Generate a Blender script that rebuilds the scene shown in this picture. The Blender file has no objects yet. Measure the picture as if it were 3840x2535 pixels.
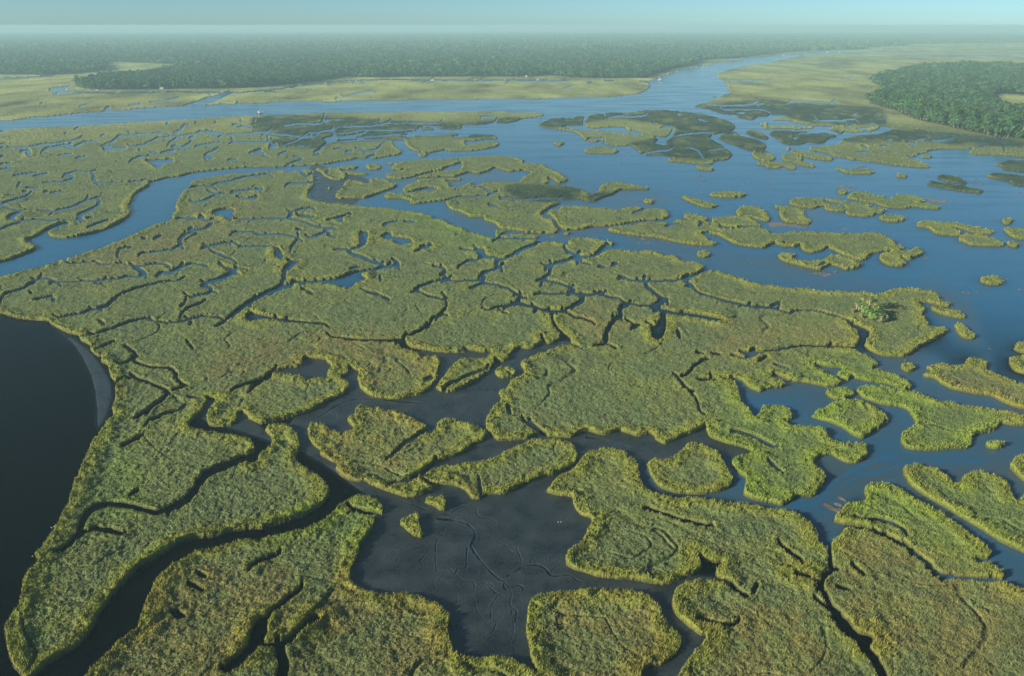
import bpy, math, random
import numpy as np
from mathutils import Vector, Matrix

# =====================================================================================
# 1. camera, sky, sun, exposure
# =====================================================================================
CAM_H = 150.0                                   # flying height above the water, metres
FPX = 2987.0                                    # focal length in survey units (28 mm lens)
TILT = math.atan((1267.5 - 95.0) / FPX)         # the aircraft window looks down by this much
V_TOP = 119.0
CREEK_PAD = 0.9
HAZE = 0.00014                                  # extinction per metre of the sea haze
SUN_EL, SUN_AZ = 20.0, 27.0                     # sun low on the left, a little behind the camera

sc = bpy.context.scene
cam_d = bpy.data.cameras.new('camera')
cam_d.sensor_width = 36.0
cam_d.lens = 36.0 * FPX / 3840.0
cam_d.clip_start = 1.0
cam_d.clip_end = 90000.0
cam = bpy.data.objects.new('camera', cam_d)
cam.location = (0, 0, CAM_H)
cam.rotation_euler = (math.pi / 2 - TILT, 0, 0)
sc.collection.objects.link(cam)
sc.camera = cam

# direction towards the sun
e, a = math.radians(SUN_EL), math.radians(SUN_AZ)
SUN = Vector((-math.cos(a) * math.cos(e), -math.sin(a) * math.cos(e), math.sin(e)))
world = bpy.data.worlds.new('World')
sc.world = world
world.use_nodes = True
nt = world.node_tree
bg = nt.nodes['Background']
sky = nt.nodes.new('ShaderNodeTexSky')
sky.sky_type = 'NISHITA'
sky.sun_disc = False
sky.sun_elevation = e
sky.sun_rotation = math.atan2(SUN.x, SUN.y)
sky.altitude = 0
sky.air_density = 0.5
sky.dust_density = 0.3
sky.ozone_density = 2.0
cast = nt.nodes.new('ShaderNodeMix')              # the film's cool cast on the open sky
cast.data_type = 'RGBA'
cast.blend_type = 'MULTIPLY'
cast.inputs[0].default_value = 1.0
cast.inputs[7].default_value = (.84, 1.08, 1.04, 1)
nt.links.new(sky.outputs[0], cast.inputs[6])
nt.links.new(cast.outputs[2], bg.inputs[0])
bg.inputs[1].default_value = 0.056
sun_d = bpy.data.lights.new('sun', 'SUN')
sun_d.energy = 5.0
sun_d.angle = math.radians(0.5)
sun_d.color = (1.0, 0.88, 0.64)
sun = bpy.data.objects.new('sun', sun_d)
sun.rotation_euler = SUN.to_track_quat('Z', 'Y').to_euler()
sc.collection.objects.link(sun)

sc.view_settings.view_transform = 'Standard'
sc.view_settings.look = 'None'
sc.view_settings.exposure = 0.9
sc.view_settings.gamma = 1.0
sc.view_settings.use_curve_mapping = False
sc.render.engine = 'CYCLES'
sc.cycles.use_denoising = True
sc.cycles.max_bounces = 5
sc.cycles.diffuse_bounces = 2
sc.cycles.glossy_bounces = 3
sc.cycles.transparent_max_bounces = 4
sc.cycles.volume_bounces = 1

RNG = np.random.default_rng(7)
random.seed(7)


# =====================================================================================
# 2. survey of the shoreline: W open water, G island, P pond, L creek, M mud, H shoal, B bar, R rill, D darker bands on the grass, Y/O grass colour, K water painted dark for lens falloff
# =====================================================================================
MAP = """
W A1 -150,250 0,240 120,238 300,210 420,205 600,185 740,172 880,165 925,160 940,135 970,110 985,105 978,140 1060,152 1250,132 1420,122 1600,112 T1 1690,985 1780,952 1860,928 1925,900 2010,885 2045,868 1990,862 1900,860 1900,848 2060,850 2180,852 2170,866 2120,885 2080,908 2000,942 1890,972 A1 1815,107 1870,105 1990,92 2095,98 2120,65 2132,85 2250,90 2375,85 A2 180,75 380,68 540,68 700,76 800,65 1000,62 1300,67 1400,60 1600,58 1900,52 2100,48 2375,45 T3 180,922 420,908 700,905 900,900 1050,885 1160,870 1240,840 1280,800 1250,770 1180,757 900,752 600,750 450,752 450,738 640,742 900,745 1150,748 1290,745 1340,725 1400,705 1460,690 1500,665 1550,645 1640,635 1720,615 1800,605 1900,585 1960,572 2100,555 2200,535 2300,525 2375,518 T4 150,500 300,492 450,485 600,480 750,479 1000,482 1300,490 1700,497 2200,500 2700,500 2700,515 2200,512 1700,508 1300,502 1000,495 800,494 600,500 400,515 250,530 150,550 0,585 T3 2300,592 2200,605 2050,640 1950,670 1905,690 1920,720 1970,755 2000,790 2005,825 2028,835 2010,870 1960,885 1900,920 1850,935 1780,955 1720,975 1690,987 A3 1740,130 1830,150 1900,175 2000,190 2040,190 2060,210 2150,232 2210,230 2225,210 2330,205 A4 95,207 105,190 200,190 290,197 200,215 120,235 180,240 300,245 340,262 420,275 500,285 600,290 750,292 830,282 950,290 1040,285 1190,300 1200,320 1140,345 1060,365 960,370 880,375 800,400 760,405 750,430 700,460 600,470 500,480 455,495 480,510 560,520 650,545 700,565 800,580 850,598 880,590 950,605 1050,615 1200,640 1350,655 1500,665 1545,655 1500,630 1440,600 1390,575 1395,562 1440,555 1420,545 1500,530 1530,510 1600,500 1700,500 1800,498 1880,495 1930,490 1900,510 1880,520 1900,540 1980,550 2060,550 2150,555 2250,560 2375,580 2900,640 3300,900 C4 2600,0 2600,1500 1750,1085 1608,1055 1500,1012 1480,965 1510,945 1440,900 1390,875 1410,850 1400,810 1340,750 1260,700 1190,640 1150,620 1100,580 1040,550 950,515 900,480 850,440 780,410 700,405 650,420 640,470 655,495 640,510 560,520 520,530 500,570 465,600 460,640 520,660 600,668 520,682 505,710 450,745 435,790 400,790 370,765 360,700 310,640 250,605 180,580 100,562 0,545 C3 1500,540 1400,525 1250,510 1100,490 1020,500 930,480 860,450 820,410 810,370 790,290 760,250 700,215 620,192 560,195 490,215 450,250 430,290 390,325 330,360 270,400 255,440 190,448 195,462 250,470 330,490 390,495 400,540 440,600 510,630 480,680 460,730 440,765 380,810 350,850 355,900 400,930 480,955 560,980 650,990 760,995 880,1020 950,1025 1020,1010 1060,990 1120,965 1180,930 1170,880 1160,845 1210,882 1260,890 1300,885 1255,930 1260,970 1290,990 1180,985 1100,1000 1050,1010 1010,1050 990,1120 1000,1180 1050,1240 1110,1290 1170,1330 1200,1330 1150,1390 1090,1450 1060,1500 1020,1568 980,1750 330,1750 260,1640 180,1560 120,1510 50,1475 0,1462 C2 1400,1455 1260,1450 1210,1400 1190,1340 1180,1280 1195,1220 1180,1180 1110,1140 1040,1110 980,1080 880,1070 770,1075 690,1060 620,1020 595,985 600,920 640,850 650,790 690,740 730,680 745,630 790,590 775,530 740,500 680,485 600,485 550,510 500,550 450,600 430,625 300,690 190,710 100,730 0,750 C1 1480,750 1350,780 1200,810 1120,860 1050,900 970,960 930,1010 900,1080 870,1150 845,1220 820,1280 740,1340 660,1410 600,1480 540,1530 480,1600 400,1700 100,1750 180,1600 300,1500 420,1430 500,1370 560,1290 620,1180 680,1090 760,1010 800,960 850,910 920,880 1000,830 1090,770 1200,745 1300,730 1400,700 1528,685 C2 60,682 130,660 200,640 300,610 390,560 430,530 460,480 460,430 420,380 350,330 290,290 260,250 290,200 280,130 240,80 180,55 100,60 65,90 110,140 100,190 40,230 25,270 C1 1528,285 1480,280 1530,240 1540,180 1500,135 1400,120 1250,90 1150,75 1155,40 1210,10 B1 1700,1510 1730,1480 1800,1420 1850,1340 1850,1300 1800,1288 1910,1298 1900,1340 1850,1420 1840,1480 1860,1530 C1 1290,65 1400,60 1430,30 B1 2130,1490 2120,1440 2160,1420 2200,1450 2210,1480 2260,1500 2300,1515 B2 60,1525 200,1500 350,1465 450,1440 520,1415 600,1360 700,1310 800,1270 850,1220 870,1170 830,1130 780,1110 850,1080 850,1020 900,1040 940,1060 920,1100 940,1180 960,1220 1050,1280 1200,1300 1300,1300 1400,1280 1500,1260 1570,1210 1640,1130 1650,1050 1680,1000 1670,950 1620,915 1530,915 1500,930 1470,900 1400,865 1350,855 1310,820 1280,788 1340,790 1400,840 1500,860 1650,885 1800,890 1900,890 1930,870 2030,885 2120,880 2080,925 2050,942 1950,940 1850,945 1760,1010 1680,1110 1620,1190 1640,1222 1700,1245 1800,1230 1900,1190 2000,1130 2080,1070 2150,1000 2150,960 2220,970 2300,950 2330,920 B3 20,945 60,880 130,850 200,860 260,840 325,800 300,740 320,745 340,800 390,810 470,775 480,735 460,700 420,650 400,600 380,540 350,515 500,512 510,535 420,545 410,590 440,650 490,700 560,760 565,812 480,820 400,860 300,890 200,930 120,970 130,1020 155,1070 100,1110 30,1140 10,1190 B2 2180,1230 2200,1310 2120,1390 2070,1470 2070,1540 C2 1400,80 1440,130 1480,155 1530,155 1600,150 C3 110,150 190,120 250,130 330,132 390,135 440,110 500,100 540,112 600,120 680,97 730,112 800,130 870,115 900,150 950,175 1000,160 1060,130 1120,110 1180,80 1200,65 1200,100 1230,135 1320,170 1420,195 1480,220 1440,232 1370,258 1350,290 1400,350 1440,380 1430,430 1425,480 1500,512 1600,530 C4 150,545 200,520 240,490 330,490 370,460 410,400 410,340 370,310 340,295 380,250 440,235 480,260 540,285 600,285 660,250 670,200 650,170 600,165 480,160 430,120 390,80 300,65 220,55 180,40 200,30 250,30 B4 310,1490 320,1440 280,1380 200,1345 100,1345 30,1370 20,1410 0,1440 B3 2210,1465 2190,1430 2150,1380 2090,1330 2080,1260 2060,1200 2040,1150 1960,1122 1850,1128 1720,1120 1850,1118 1950,1115 2080,1130 2120,1170 2190,1220 2270,1240 B4 0,1245 100,1210 200,1200 260,1180 230,1140 140,1100 130,1080 180,1090 290,1140 400,1150 500,1170 640,1195 730,1180 740,1150 680,1090 600,1050 520,1020 510,990 560,1000 640,1020 760,1028 700,1070 720,1110 820,1140 850,1120 1000,1150 1150,1165 1250,1200 1350,1220 1385,1210 1370,1180 1300,1120 1200,1080 1090,1030 1080,990 1000,930 900,880 800,850 700,835 600,825 750,830 870,835 900,800 905,750 880,690 820,640 780,590 830,620 900,650 980,690 1000,720 980,760 945,820 1000,870 1090,910 1200,925 1330,920 1400,880 1450,830 1530,800 1600,760 1690,710 1700,690 1650,660 1540,650 1500,590 1470,550 1500,500 1450,460 1440,440 1500,440 1600,465 1700,480 1730,465 1690,440 1620,420 1630,390 1580,350 1480,325 1350,315 1220,320 1150,350 1060,370 950,350 850,360 700,350 550,345 440,320 340,315 200,305 0,280 B3 2200,270 2100,235 1980,190 1820,160 1740,180 1700,200 1640,230 1600,250 1570,235 1620,200 1700,180 1760,140 1740,100 1680,80 1600,75 1540,65 1530,40 1480,20 1400,25 1380,10 1330,-5 A3 1300,1410 1200,1410 1100,1405 980,1390 900,1400 820,1440 740,1470 680,1480 660,1505 600,1490 590,1470 620,1450 700,1450 780,1440 830,1390 880,1350 880,1325 820,1305 680,1290 580,1300 540,1330 560,1352 520,1348 430,1322 330,1330 270,1345 285,1312 200,1300 285,1290 285,1270 250,1252 A2 2300,1232 2160,1222 2155,1285 2100,1280 1950,1240 1850,1200 1750,1160 1650,1110 1550,1080 1450,1060 1300,1040 1100,1020 900,1005 700,985 580,965 500,940 490,880 540,830 545,780 540,720 560,700 535,690 470,682 400,690 345,705 300,705 250,692 100,700 0,710 A1 2100,715 1950,735 1850,755 1750,775 1700,795 1680,840 1640,870 1610,910 1580,960 1560,1010 1575,1050 1540,1080 1535,1120 1480,1150 1420,1160 1300,1210 1200,1255 1100,1300 950,1360 800,1410 650,1465 520,1500 400,1545 B1 200,165 100,195 0,215 -150,260 A1 -150,1550 0,1505 100,1480 220,1430 300,1400 325,1370 300,1345 240,1325 230,1308 330,1270 400,1220 460,1190 540,1160 610,1155 600,1180 560,1190 480,1210 425,1245 450,1275 560,1290 700,1275 850,1240 950,1210 1080,1140 1150,1090 1165,1050 1145,1020 1170,960 1200,900 1280,850 1340,810 1320,790 1400,775 1500,750 1600,740 1700,710 1850,690 2000,675 2256,655 A2 200,660 320,650 500,640 650,630 780,605 880,590 930,575 1010,580 1100,580 1200,560 1300,545 1330,520 1290,490 1250,460 1240,430 1265,415 1330,412 1350,430 1365,470 1430,510 1480,520 1560,530 1610,522 1700,505 1760,515 1900,515 2050,500 2180,465 2190,440 2140,430 2000,445 1985,438 1995,455 1985,468 1900,462 1890,425 1990,420 2080,410 2170,408 2160,380 2080,365 1950,370 1850,375 1820,362 1750,360 1650,375 1500,375 1400,385 1340,385 1335,372 1430,362 1340,352 1330,345 1400,338 1480,322 1470,308 1490,290 1560,285 1650,285 1740,275 1860,280 1930,280 2050,275 2130,260 2250,265 2375,240 A3 100,235 180,220 300,205 340,190 300,175 200,165 50,165 0,172 A2 2290,178 2220,155 2100,155 1800,160 1500,160 1200,165 900,165 600,170 400,180 200,190 0,195 A1 1970,210 1600,235 1300,250 1100,265 800,285 500,295 300,305 100,320 0,318 -150,325
W B1 -400,500 0,535 100,565 200,585 350,600 430,605 450,630 520,670 600,710 700,735 720,780 800,820 810,870 870,920 910,930 900,970 960,1000 970,1050 990,1110 1030,1150 1020,1200 1030,1260 1010,1330 1000,1400 1010,1440 950,1500 930,1540 C1 650,20 610,90 560,150 530,210 500,280 470,350 440,420 420,500 380,570 350,640 300,720 250,780 205,830 230,890 170,930 140,1000 130,1060 120,1130 60,1210 25,1280 30,1350 50,1440 80,1520 150,1600 150,1800 -700,1800 -900,900
W T1 450,838 470,822 540,810 640,798 685,793 640,815 600,835 640,845 780,848 900,850 740,866 640,862 540,860 470,850
G A3 285,280 330,255 400,225 500,215 590,222 630,198 695,210 705,232 740,195 780,182 860,178 960,165 1100,165 1250,150 1400,150 1550,160 1650,170 1750,185 1850,210 1950,240 2010,265 2035,295 2020,325 1950,345 1870,360 1810,385 1820,410 1900,450 1945,490 2000,520 2005,560 1960,590 1850,600 1840,625 1780,635 1600,620 1440,605 1430,585 1500,575 1380,550 1300,550 1200,540 1160,500 1100,465 1040,470 960,465 850,445 850,420 780,435 700,420 670,390 640,360 560,340 450,320 340,305
P A3 480,296 690,280 705,300 800,308 960,298 1060,305 1080,335 1190,355 1200,372 1110,365 1000,352 850,335 650,325
P A3 1300,385 1350,385 1400,390 1480,360 1490,370 1440,410 1415,430 1425,465 1350,455 1310,440 1350,410
P A3 1680,225 1740,228 1800,250 1730,248
P A3 1515,175 1545,180 1560,203 1525,200
P A3 1285,250 1320,260 1330,275 1295,270
G A3 415,445 440,430 490,432 520,445 500,458 470,470 430,460
G A3 680,515 740,485 800,472 880,475 920,490 980,500 1005,515 960,535 850,540 740,535
G A3 1885,400 1920,365 1990,342 2050,350 2070,370 2130,390 2220,410 2300,450 2315,475 2290,500 2190,510 2100,490 2000,450 1930,425
G A3 2130,340 2180,325 2260,345 2310,375 2335,395 2310,412 2250,400 2170,375
G A4 -50,530 0,505 60,510 105,525 160,570 165,590 120,600 60,600 0,590 -45,560
G A4 -5,620 60,605 130,610 200,615 290,630 345,655 340,680 290,675 240,655 200,665 90,670 75,650 0,635
G A4 20,265 60,255 95,265 80,285 30,285
G A4 55,300 80,285 200,280 350,290 450,290 500,300 490,315 350,318 150,315 70,315
G A4 105,350 180,330 300,335 420,340 560,345 640,360 710,375 690,390 640,400 610,420 600,440 520,445 450,435 380,455 280,455 220,440 180,405 130,380
P A4 310,388 350,385 360,405 325,410
G A4 250,495 270,480 297,490 285,512 260,510
G A4 290,520 320,505 400,515 500,535 600,555 670,570 680,590 650,602 560,595 450,575 350,550 300,535
G A4 215,575 240,545 320,555 400,570 415,590 380,605 440,615 500,635 522,650 500,662 420,650 330,625 240,605
G A4 635,318 700,300 800,300 850,290 950,285 1040,280 1090,295 1080,315 1020,335 950,340 850,350 780,340 740,360 700,340
G A4 1450,560 1500,550 1570,562 1540,575 1470,575
G A4 685,675 720,660 755,675 800,680 900,672 1000,680 1055,700 1010,718 900,722 780,710 740,690
G A4 1230,735 1260,712 1310,722 1338,745 1300,757 1250,748
G A4 1595,745 1640,728 1740,735 1820,765 1870,800 1830,812 1760,800 1680,790 1630,765
G A4 1510,805 1540,785 1620,795 1750,815 1900,845 2000,860 2008,885 1950,888 1820,875 1680,850 1560,825
G A4 2035,735 2100,712 2250,720 2375,735 2500,750 2500,850 2375,830 2290,820 2240,790 2150,770 2080,755
G A4 2125,635 2200,605 2300,600 2375,600 2500,610 2500,710 2375,705 2280,695 2200,685 2180,660
G A4 710,880 740,862 790,862 820,880 780,902 730,898
G A4 800,935 830,890 900,880 980,885 1010,900 1100,910 1150,925 1180,932 1225,925 1240,908 1350,910 1400,915 1500,950 1500,965 1440,975 1500,985 1600,1000 1635,1020 1600,1035 1500,1025 1400,1015 1300,1028 1180,1022 1100,1005 1050,985 960,970 870,955
G A4 280,975 310,945 400,938 550,940 700,950 850,975 980,985 1010,1005 1000,1020 1100,1025 1145,1045 1120,1070 1050,1075 1030,1095 940,1100 820,1090 780,1070 790,1045 760,1055 650,1050 595,1030 600,1005 560,1010 500,1025 400,1020 300,995
G A4 150,1010 190,998 210,1010 195,1025 160,1025
G A4 205,1020 260,1010 400,1035 420,1060 430,1100 480,1140 470,1165 430,1170 340,1160 250,1150 205,1110 195,1070
G A4 1080,1105 1140,1090 1250,1092 1325,1120 1290,1140 1180,1148 1100,1130
G A4 1410,1180 1440,1150 1550,1145 1700,1155 1850,1170 1870,1187 1950,1195 2060,1215 2110,1240 2080,1255 1980,1255 1870,1230 1780,1200 1730,1195 1800,1230 1815,1260 1780,1272 1650,1265 1570,1245 1520,1205 1440,1195
G A4 1785,1300 1820,1265 1950,1260 2050,1280 2130,1310 2215,1340 2180,1360 2050,1365 1900,1355 1820,1325
G A4 2215,1340 2260,1320 2320,1325 2345,1350 2310,1375 2240,1365
G A4 2195,1220 2240,1205 2375,1210 2500,1220 2500,1330 2375,1310 2290,1295 2220,1255
G A4 2175,1140 2200,1118 2250,1120 2275,1145 2240,1172 2190,1165
G A3 890,1215 950,1190 1050,1180 1150,1165 1250,1150 1400,1150 1470,1160 1480,1140 1550,1130 1650,1140 1740,1160 1780,1150 1850,1155 1895,1180 1890,1203 2000,1203 2100,1197 2200,1195 2290,1205 2340,1220 A4 110,1215 115,1232 100,1245 200,1245 400,1235 600,1240 800,1245 1000,1240 1080,1245 1150,1280 1230,1320 1230,1345 1290,1360 1305,1385 1250,1400 1180,1405 1100,1415 1010,1435 980,1475 920,1490 850,1470 760,1440 680,1400 635,1385 640,1355 665,1338 600,1390 560,1410 470,1420 400,1400 380,1355 370,1350 350,1365 260,1370 170,1350 150,1328 100,1360 50,1378 A3 2200,1372 2100,1360 2000,1330 1930,1290 1880,1265 1810,1255 1760,1240 1735,1262 1800,1290 1800,1310 1870,1325 1870,1350 1800,1358 1650,1350 1500,1325 1350,1290 1200,1275 1050,1255 950,1240
G A3 1820,1130 1850,1105 2000,1100 2080,1095 2180,1125 2250,1160 2270,1185 2200,1180 2100,1182 2000,1196 1920,1180 1860,1160
G A3 2035,1065 2080,1020 2150,1008 2230,1012 2300,1045 2335,1090 2350,1130 2320,1145 2250,1130 2160,1110 2070,1090
G A3 1570,1100 1600,1075 1700,1085 1760,1100 1800,1132 1740,1150 1660,1138 1600,1120
G A3 355,1090 400,1040 470,1040 480,1010 600,1010 750,1020 900,1030 960,1045 1050,1020 1180,1015 1240,1030 1410,1040 1440,1070 1445,1105 1380,1125 1250,1130 1120,1150 1000,1170 880,1185 800,1185 730,1195 680,1210 580,1215 500,1210 460,1180 440,1140 400,1110
G A3 500,1240 530,1220 570,1235 550,1262 515,1260
G A2 1180,745 1190,720 1300,695 1400,665 1440,652 1350,672 1300,685 1225,672 1270,640 1195,630 1200,617 1300,622 1340,605 1450,600 1600,590 1750,580 1900,570 2100,560 2256,565 A3 100,575 160,600 140,615 180,625 340,630 345,655 400,680 480,715 530,750 545,775 500,795 440,795 420,770 365,752 375,790 340,812 250,820 100,812 110,795 150,750 220,710 150,687 50,695 A2 2256,692 2150,662 2100,690 2000,715 1930,700 1800,740 1650,745 1430,757 1540,725 1630,700 1750,690 1840,680 1850,660 1860,620 1750,650 1690,682 1560,705 1400,750 1290,765 1190,755
P A2 1690,685 1700,665 1780,640 1850,617 1840,650 1860,670 1780,687
G A2 1165,910 1200,890 1300,895 1400,890 1500,880 1580,885 1640,850 1560,838 1500,850 1400,875 1325,872 1370,820 1450,795 1600,785 1740,790 1760,840 1860,832 1900,810 1960,792 1945,822 1990,830 2050,800 2150,795 2256,795 A3 110,792 250,815 420,820 530,830 600,845 700,870 730,890 740,910 700,930 760,905 820,880 830,830 900,800 980,795 1060,805 1150,825 1250,840 1285,850 1230,858 1100,855 1030,855 990,870 940,905 850,930 780,965 720,965 670,945 560,940 450,945 470,965 465,990 400,1010 340,1050 300,1085 330,1105 400,1125 440,1160 465,1210 440,1245 350,1250 200,1240 0,1210 A2 2200,1205 2150,1160 2060,1130 2050,1100 1930,1100 1850,1060 1760,1035 1720,990 1710,955 1600,965 1500,977 1390,990 1400,960 1370,950 1300,935 1200,937 1165,920
G A2 1430,780 1500,765 1640,760 1860,760 1850,775 1700,780 1500,787
G A2 1000,650 1020,635 1100,635 1145,655 1120,675 1050,682 1010,670
G A2 545,680 600,665 700,665 770,680 810,705 830,740 810,770 740,775 680,765 630,735 600,705
G A2 740,665 780,655 900,645 945,655 900,672 800,680
G A2 810,715 850,695 950,705 1020,715 1010,730 880,727
G A2 660,850 678,830 698,845 685,860
G A2 725,920 740,890 790,840 820,790 860,775 930,780 990,800 1035,805 1035,760 1100,760 1180,770 1250,800 1285,820 1240,850 1150,880 1050,915 970,938 850,935 760,940
G A2 1465,545 1480,530 1540,535 1560,550 1520,565 1475,562
G A2 1480,325 1500,300 1560,300 1615,318 1580,328 1500,328
G A2 1640,300 1660,285 1760,280 1860,290 1840,315 1740,318 1660,312
G A2 1900,465 1985,445 2080,437 2180,435 2195,455 2150,480 2000,500 1900,512 1760,512 1770,490 1850,478
G A3 1678,660 1690,643 1740,648 1840,670 1852,683 1800,692 1720,680
G A3 1215,960 1240,940 1300,948 1322,970 1290,985 1230,978
G A3 1550,930 1580,915 1650,930 1750,960 1850,980 1890,1000 1850,1018 1760,1018 1680,990 1600,955
G A3 1800,905 1850,885 1920,880 1980,870 2050,882 2135,895 2140,910 2080,925 1950,930 1830,922
G A3 1690,1430 1710,1410 1770,1405 1820,1425 1820,1450 1760,1465 1700,1455
G A3 880,1320 900,1312 950,1330 960,1350 920,1355
G B4 175,30 200,5 320,5 345,25 310,45 400,65 500,68 570,60 620,30 680,15 770,35 860,60 925,95 930,115 880,138 780,148 730,125 650,105 600,125 560,152 440,130 330,100 230,75
G B4 1080,40 1110,5 1200,10 1280,50 1320,90 1300,120 1200,115 1120,90
G A4 1180,1420 1220,1405 1350,1400 1420,1375 1470,1405 1480,1430 1420,1460 1360,1470 1380,1490 1340,1490 1280,1465 1200,1440
G B4 1975,240 2000,215 2070,198 2150,220 2195,260 2150,285 2070,285 2000,265
G B4 1530,490 1580,475 1700,495 1800,525 1865,570 1840,585 1740,570 1620,545 1560,515
G B4 1740,640 1790,630 1840,650 1880,690 1950,740 1920,770 1840,760 1780,720 1765,680
G B4 2275,850 2310,805 2375,790 2500,790 2500,900 2375,895 2300,875
G B4 2235,970 2250,930 2375,915 2500,930 2500,1110 2375,1080 2290,1055 2250,1010
G B4 1265,1010 1290,990 1360,985 1405,1015 1390,1050 1340,1062 1290,1040
G B4 1495,1035 1530,1000 1580,995 1640,990 1780,1000 1850,985 1850,950 1900,930 1980,935 2040,970 2050,1020 2040,1040 2150,1090 2280,1140 2375,1165 2500,1200 2500,1420 2375,1395 2280,1370 2180,1330 2080,1280 1950,1260 1850,1240 1720,1210 1640,1170 1570,1120 1500,1110 1455,1085 1480,1072 1540,1070 1530,1040
G B4 600,1240 620,1215 700,1200 800,1205 870,1240 860,1275 780,1310 700,1310 630,1280
G B4 875,1230 900,1190 1000,1175 1100,1175 1250,1205 1380,1240 1480,1275 1600,1315 1700,1325 1800,1350 1950,1370 2100,1390 2250,1420 2375,1450 2600,1490 2600,1650 C4 1800,75 1608,62 1540,60 1470,48 1440,85 1350,110 1300,130 1300,170 1270,200 1180,200 1080,212 980,212 900,200 865,170 865,110 900,80 945,45 930,10 B4 1380,1470 1330,1400 1250,1370 1150,1360 1040,1330 930,1290
G B4 470,1440 530,1400 620,1360 680,1325 780,1320 870,1305 950,1330 1040,1370 1120,1430 1170,1480 1150,1530 C4 775,20 740,80 700,90 680,120 630,140 570,120 520,80 430,40 340,15 310,0
G C4 875,340 880,305 950,290 1020,300 1080,330 1140,370 1190,400 1220,395 1240,360 1310,335 1370,345 1440,370 1510,410 1530,460 1560,510 1608,480 1800,440 1800,920 1608,830 1540,800 1440,750 1350,690 1250,630 1150,570 1050,510 970,460 900,400
G C4 1515,310 1550,250 1608,235 1800,220 1800,480 1608,400 1550,350
G C4 1365,170 1400,150 1450,150 1495,180 1450,205 1390,195
G C3 120,1200 130,1130 170,1080 260,1060 400,1050 600,1045 740,1060 850,1090 930,1150 945,1200 1000,1270 1050,1330 1055,1390 1020,1450 940,1510 860,1520 820,1568 800,1680 400,1700 200,1580 150,1490 130,1400 115,1300
G C3 840,290 870,265 950,265 1010,240 1060,200 1110,160 1180,180 1240,200 1280,230 1310,290 1350,340 1370,390 1340,440 1240,470 1130,475 1010,465 920,430 870,370
G C3 0,205 60,190 130,150 200,142 300,145 370,160 420,190 435,240 410,300 350,330 290,360 230,370 170,390 100,420 30,460 C2 1500,480 1400,480 1370,510 1310,505 1280,460 1210,425 1100,415 1040,400 1020,375 1060,330 1150,305 1280,290 1400,265 1460,250 1500,220
G C2 325,90 340,40 370,35 440,60 470,95 560,100 600,90 600,70 565,40 570,10 B2 835,1490 850,1450 905,1440 900,1400 930,1360 1000,1365 1100,1380 1220,1400 1330,1430 1420,1470 1500,1520 C2 1045,50 1050,85 1035,105 1090,90 1110,45 1150,20 1220,20 1300,50 1390,80 1410,115 1395,155 1320,180 1290,215 1200,255 1120,280 1060,320 1010,360 1030,400 1080,430 1085,460 1000,490 940,500 860,480 780,450 700,420 680,400 600,400 520,360 490,320 500,290 470,280 440,260 400,240 400,210 360,180 330,130
G C2 1025,525 1060,490 1150,490 1165,530 1170,570 1130,580 1090,550
G C2 885,640 900,610 960,590 1005,595 1005,640 1030,700 1020,740 960,730 920,690 885,660
G B2 2145,1070 2180,1025 2260,1015 2330,1040 2340,1090 2280,1110 2200,1115
P B2 190,1060 300,1030 440,1010 450,940 560,940 640,950 660,980 690,1000 650,1080 640,1110 560,1120 510,1130 470,1140 460,1110 400,1090 330,1080 250,1075
G B2 500,1020 560,990 620,1010 600,1045 540,1045
G B2 540,1085 580,1070 610,1085 590,1110 550,1110
P B2 350,240 440,250 600,240 750,225 850,195 950,170 960,200 1010,235 920,265 880,300 800,310 720,285 600,270 500,275 430,290 350,265
G B2 130,230 160,200 210,190 255,205 220,240 150,255
L B2 26 190,330 260,300 330,285
L B2 26 270,230 280,160 350,95
L B2 18 370,90 300,60
L B2 22 0,425 50,390 120,350 200,325
G B2 185,250 270,228 330,240 320,270 250,285 200,275
G B2 300,290 350,265 420,280 415,310 350,322 305,310
P A1 230,500 260,500 280,540 260,560 235,545
P A1 920,480 1000,472 1130,478 1100,505 930,508
P A1 1290,600 1380,592 1540,585 1530,620 1460,635 1430,665 1390,662 1350,625
P A1 1780,340 1850,328 1920,338 2010,362 1900,370 1830,352
P A1 2250,520 2320,492 2340,500 2290,532
P A1 1890,1060 1940,1040 2000,1030 2090,1040 2070,1090 2060,1140 2030,1130 1990,1100 1900,1090
P A1 1770,1110 1790,1080 1830,1120 1800,1130
P A1 60,1120 100,1080 160,1060 215,1053 180,1080 120,1120 90,1135
P A2 620,400 700,380 708,340 728,345 740,380 860,368 1000,342 1012,355 880,387 760,397 720,430 660,452 625,490 580,522 572,515 605,475 652,440 630,420
P A2 610,235 710,235 640,264
P A2 160,450 200,450 215,480 180,492 140,500
P A2 380,1075 560,1095 520,1112 430,1105
P A2 650,1130 720,1110 860,1078 860,1085 800,1105 800,1150 760,1140 720,1125 660,1140
P A2 950,1240 1020,1240 1010,1320 980,1352 955,1345
P A2 1140,1290 1180,1250 1230,1243 1235,1275 1400,1300 1410,1330 1290,1347 1240,1310
P A2 1490,1360 1600,1348 1540,1390 1490,1392
P A2 1960,1400 2050,1385 2070,1440 2150,1452 2180,1465 2290,1467 2250,1487 2170,1492 2160,1470 2040,1475 2000,1440
P A2 190,1378 220,1373 270,1460 205,1472
P A2 340,1508 385,1518 330,1568 265,1570
P A1 2256,855 2350,850 2330,880 2270,875
P A2 0,920 45,915 40,945 0,945
P B3 1290,660 1280,640 1330,650 1380,580 1420,590 1410,690 1390,740 1340,775 1300,760 1280,700
P B3 1510,542 1560,532 1700,545 1850,575 1940,595 1860,612 1740,590 1580,572 1520,562
P B3 2120,940 2150,905 2190,878 2280,888 2150,945
P B1 1960,115 2050,125 2110,150 2100,190 2060,192 2040,160
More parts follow.
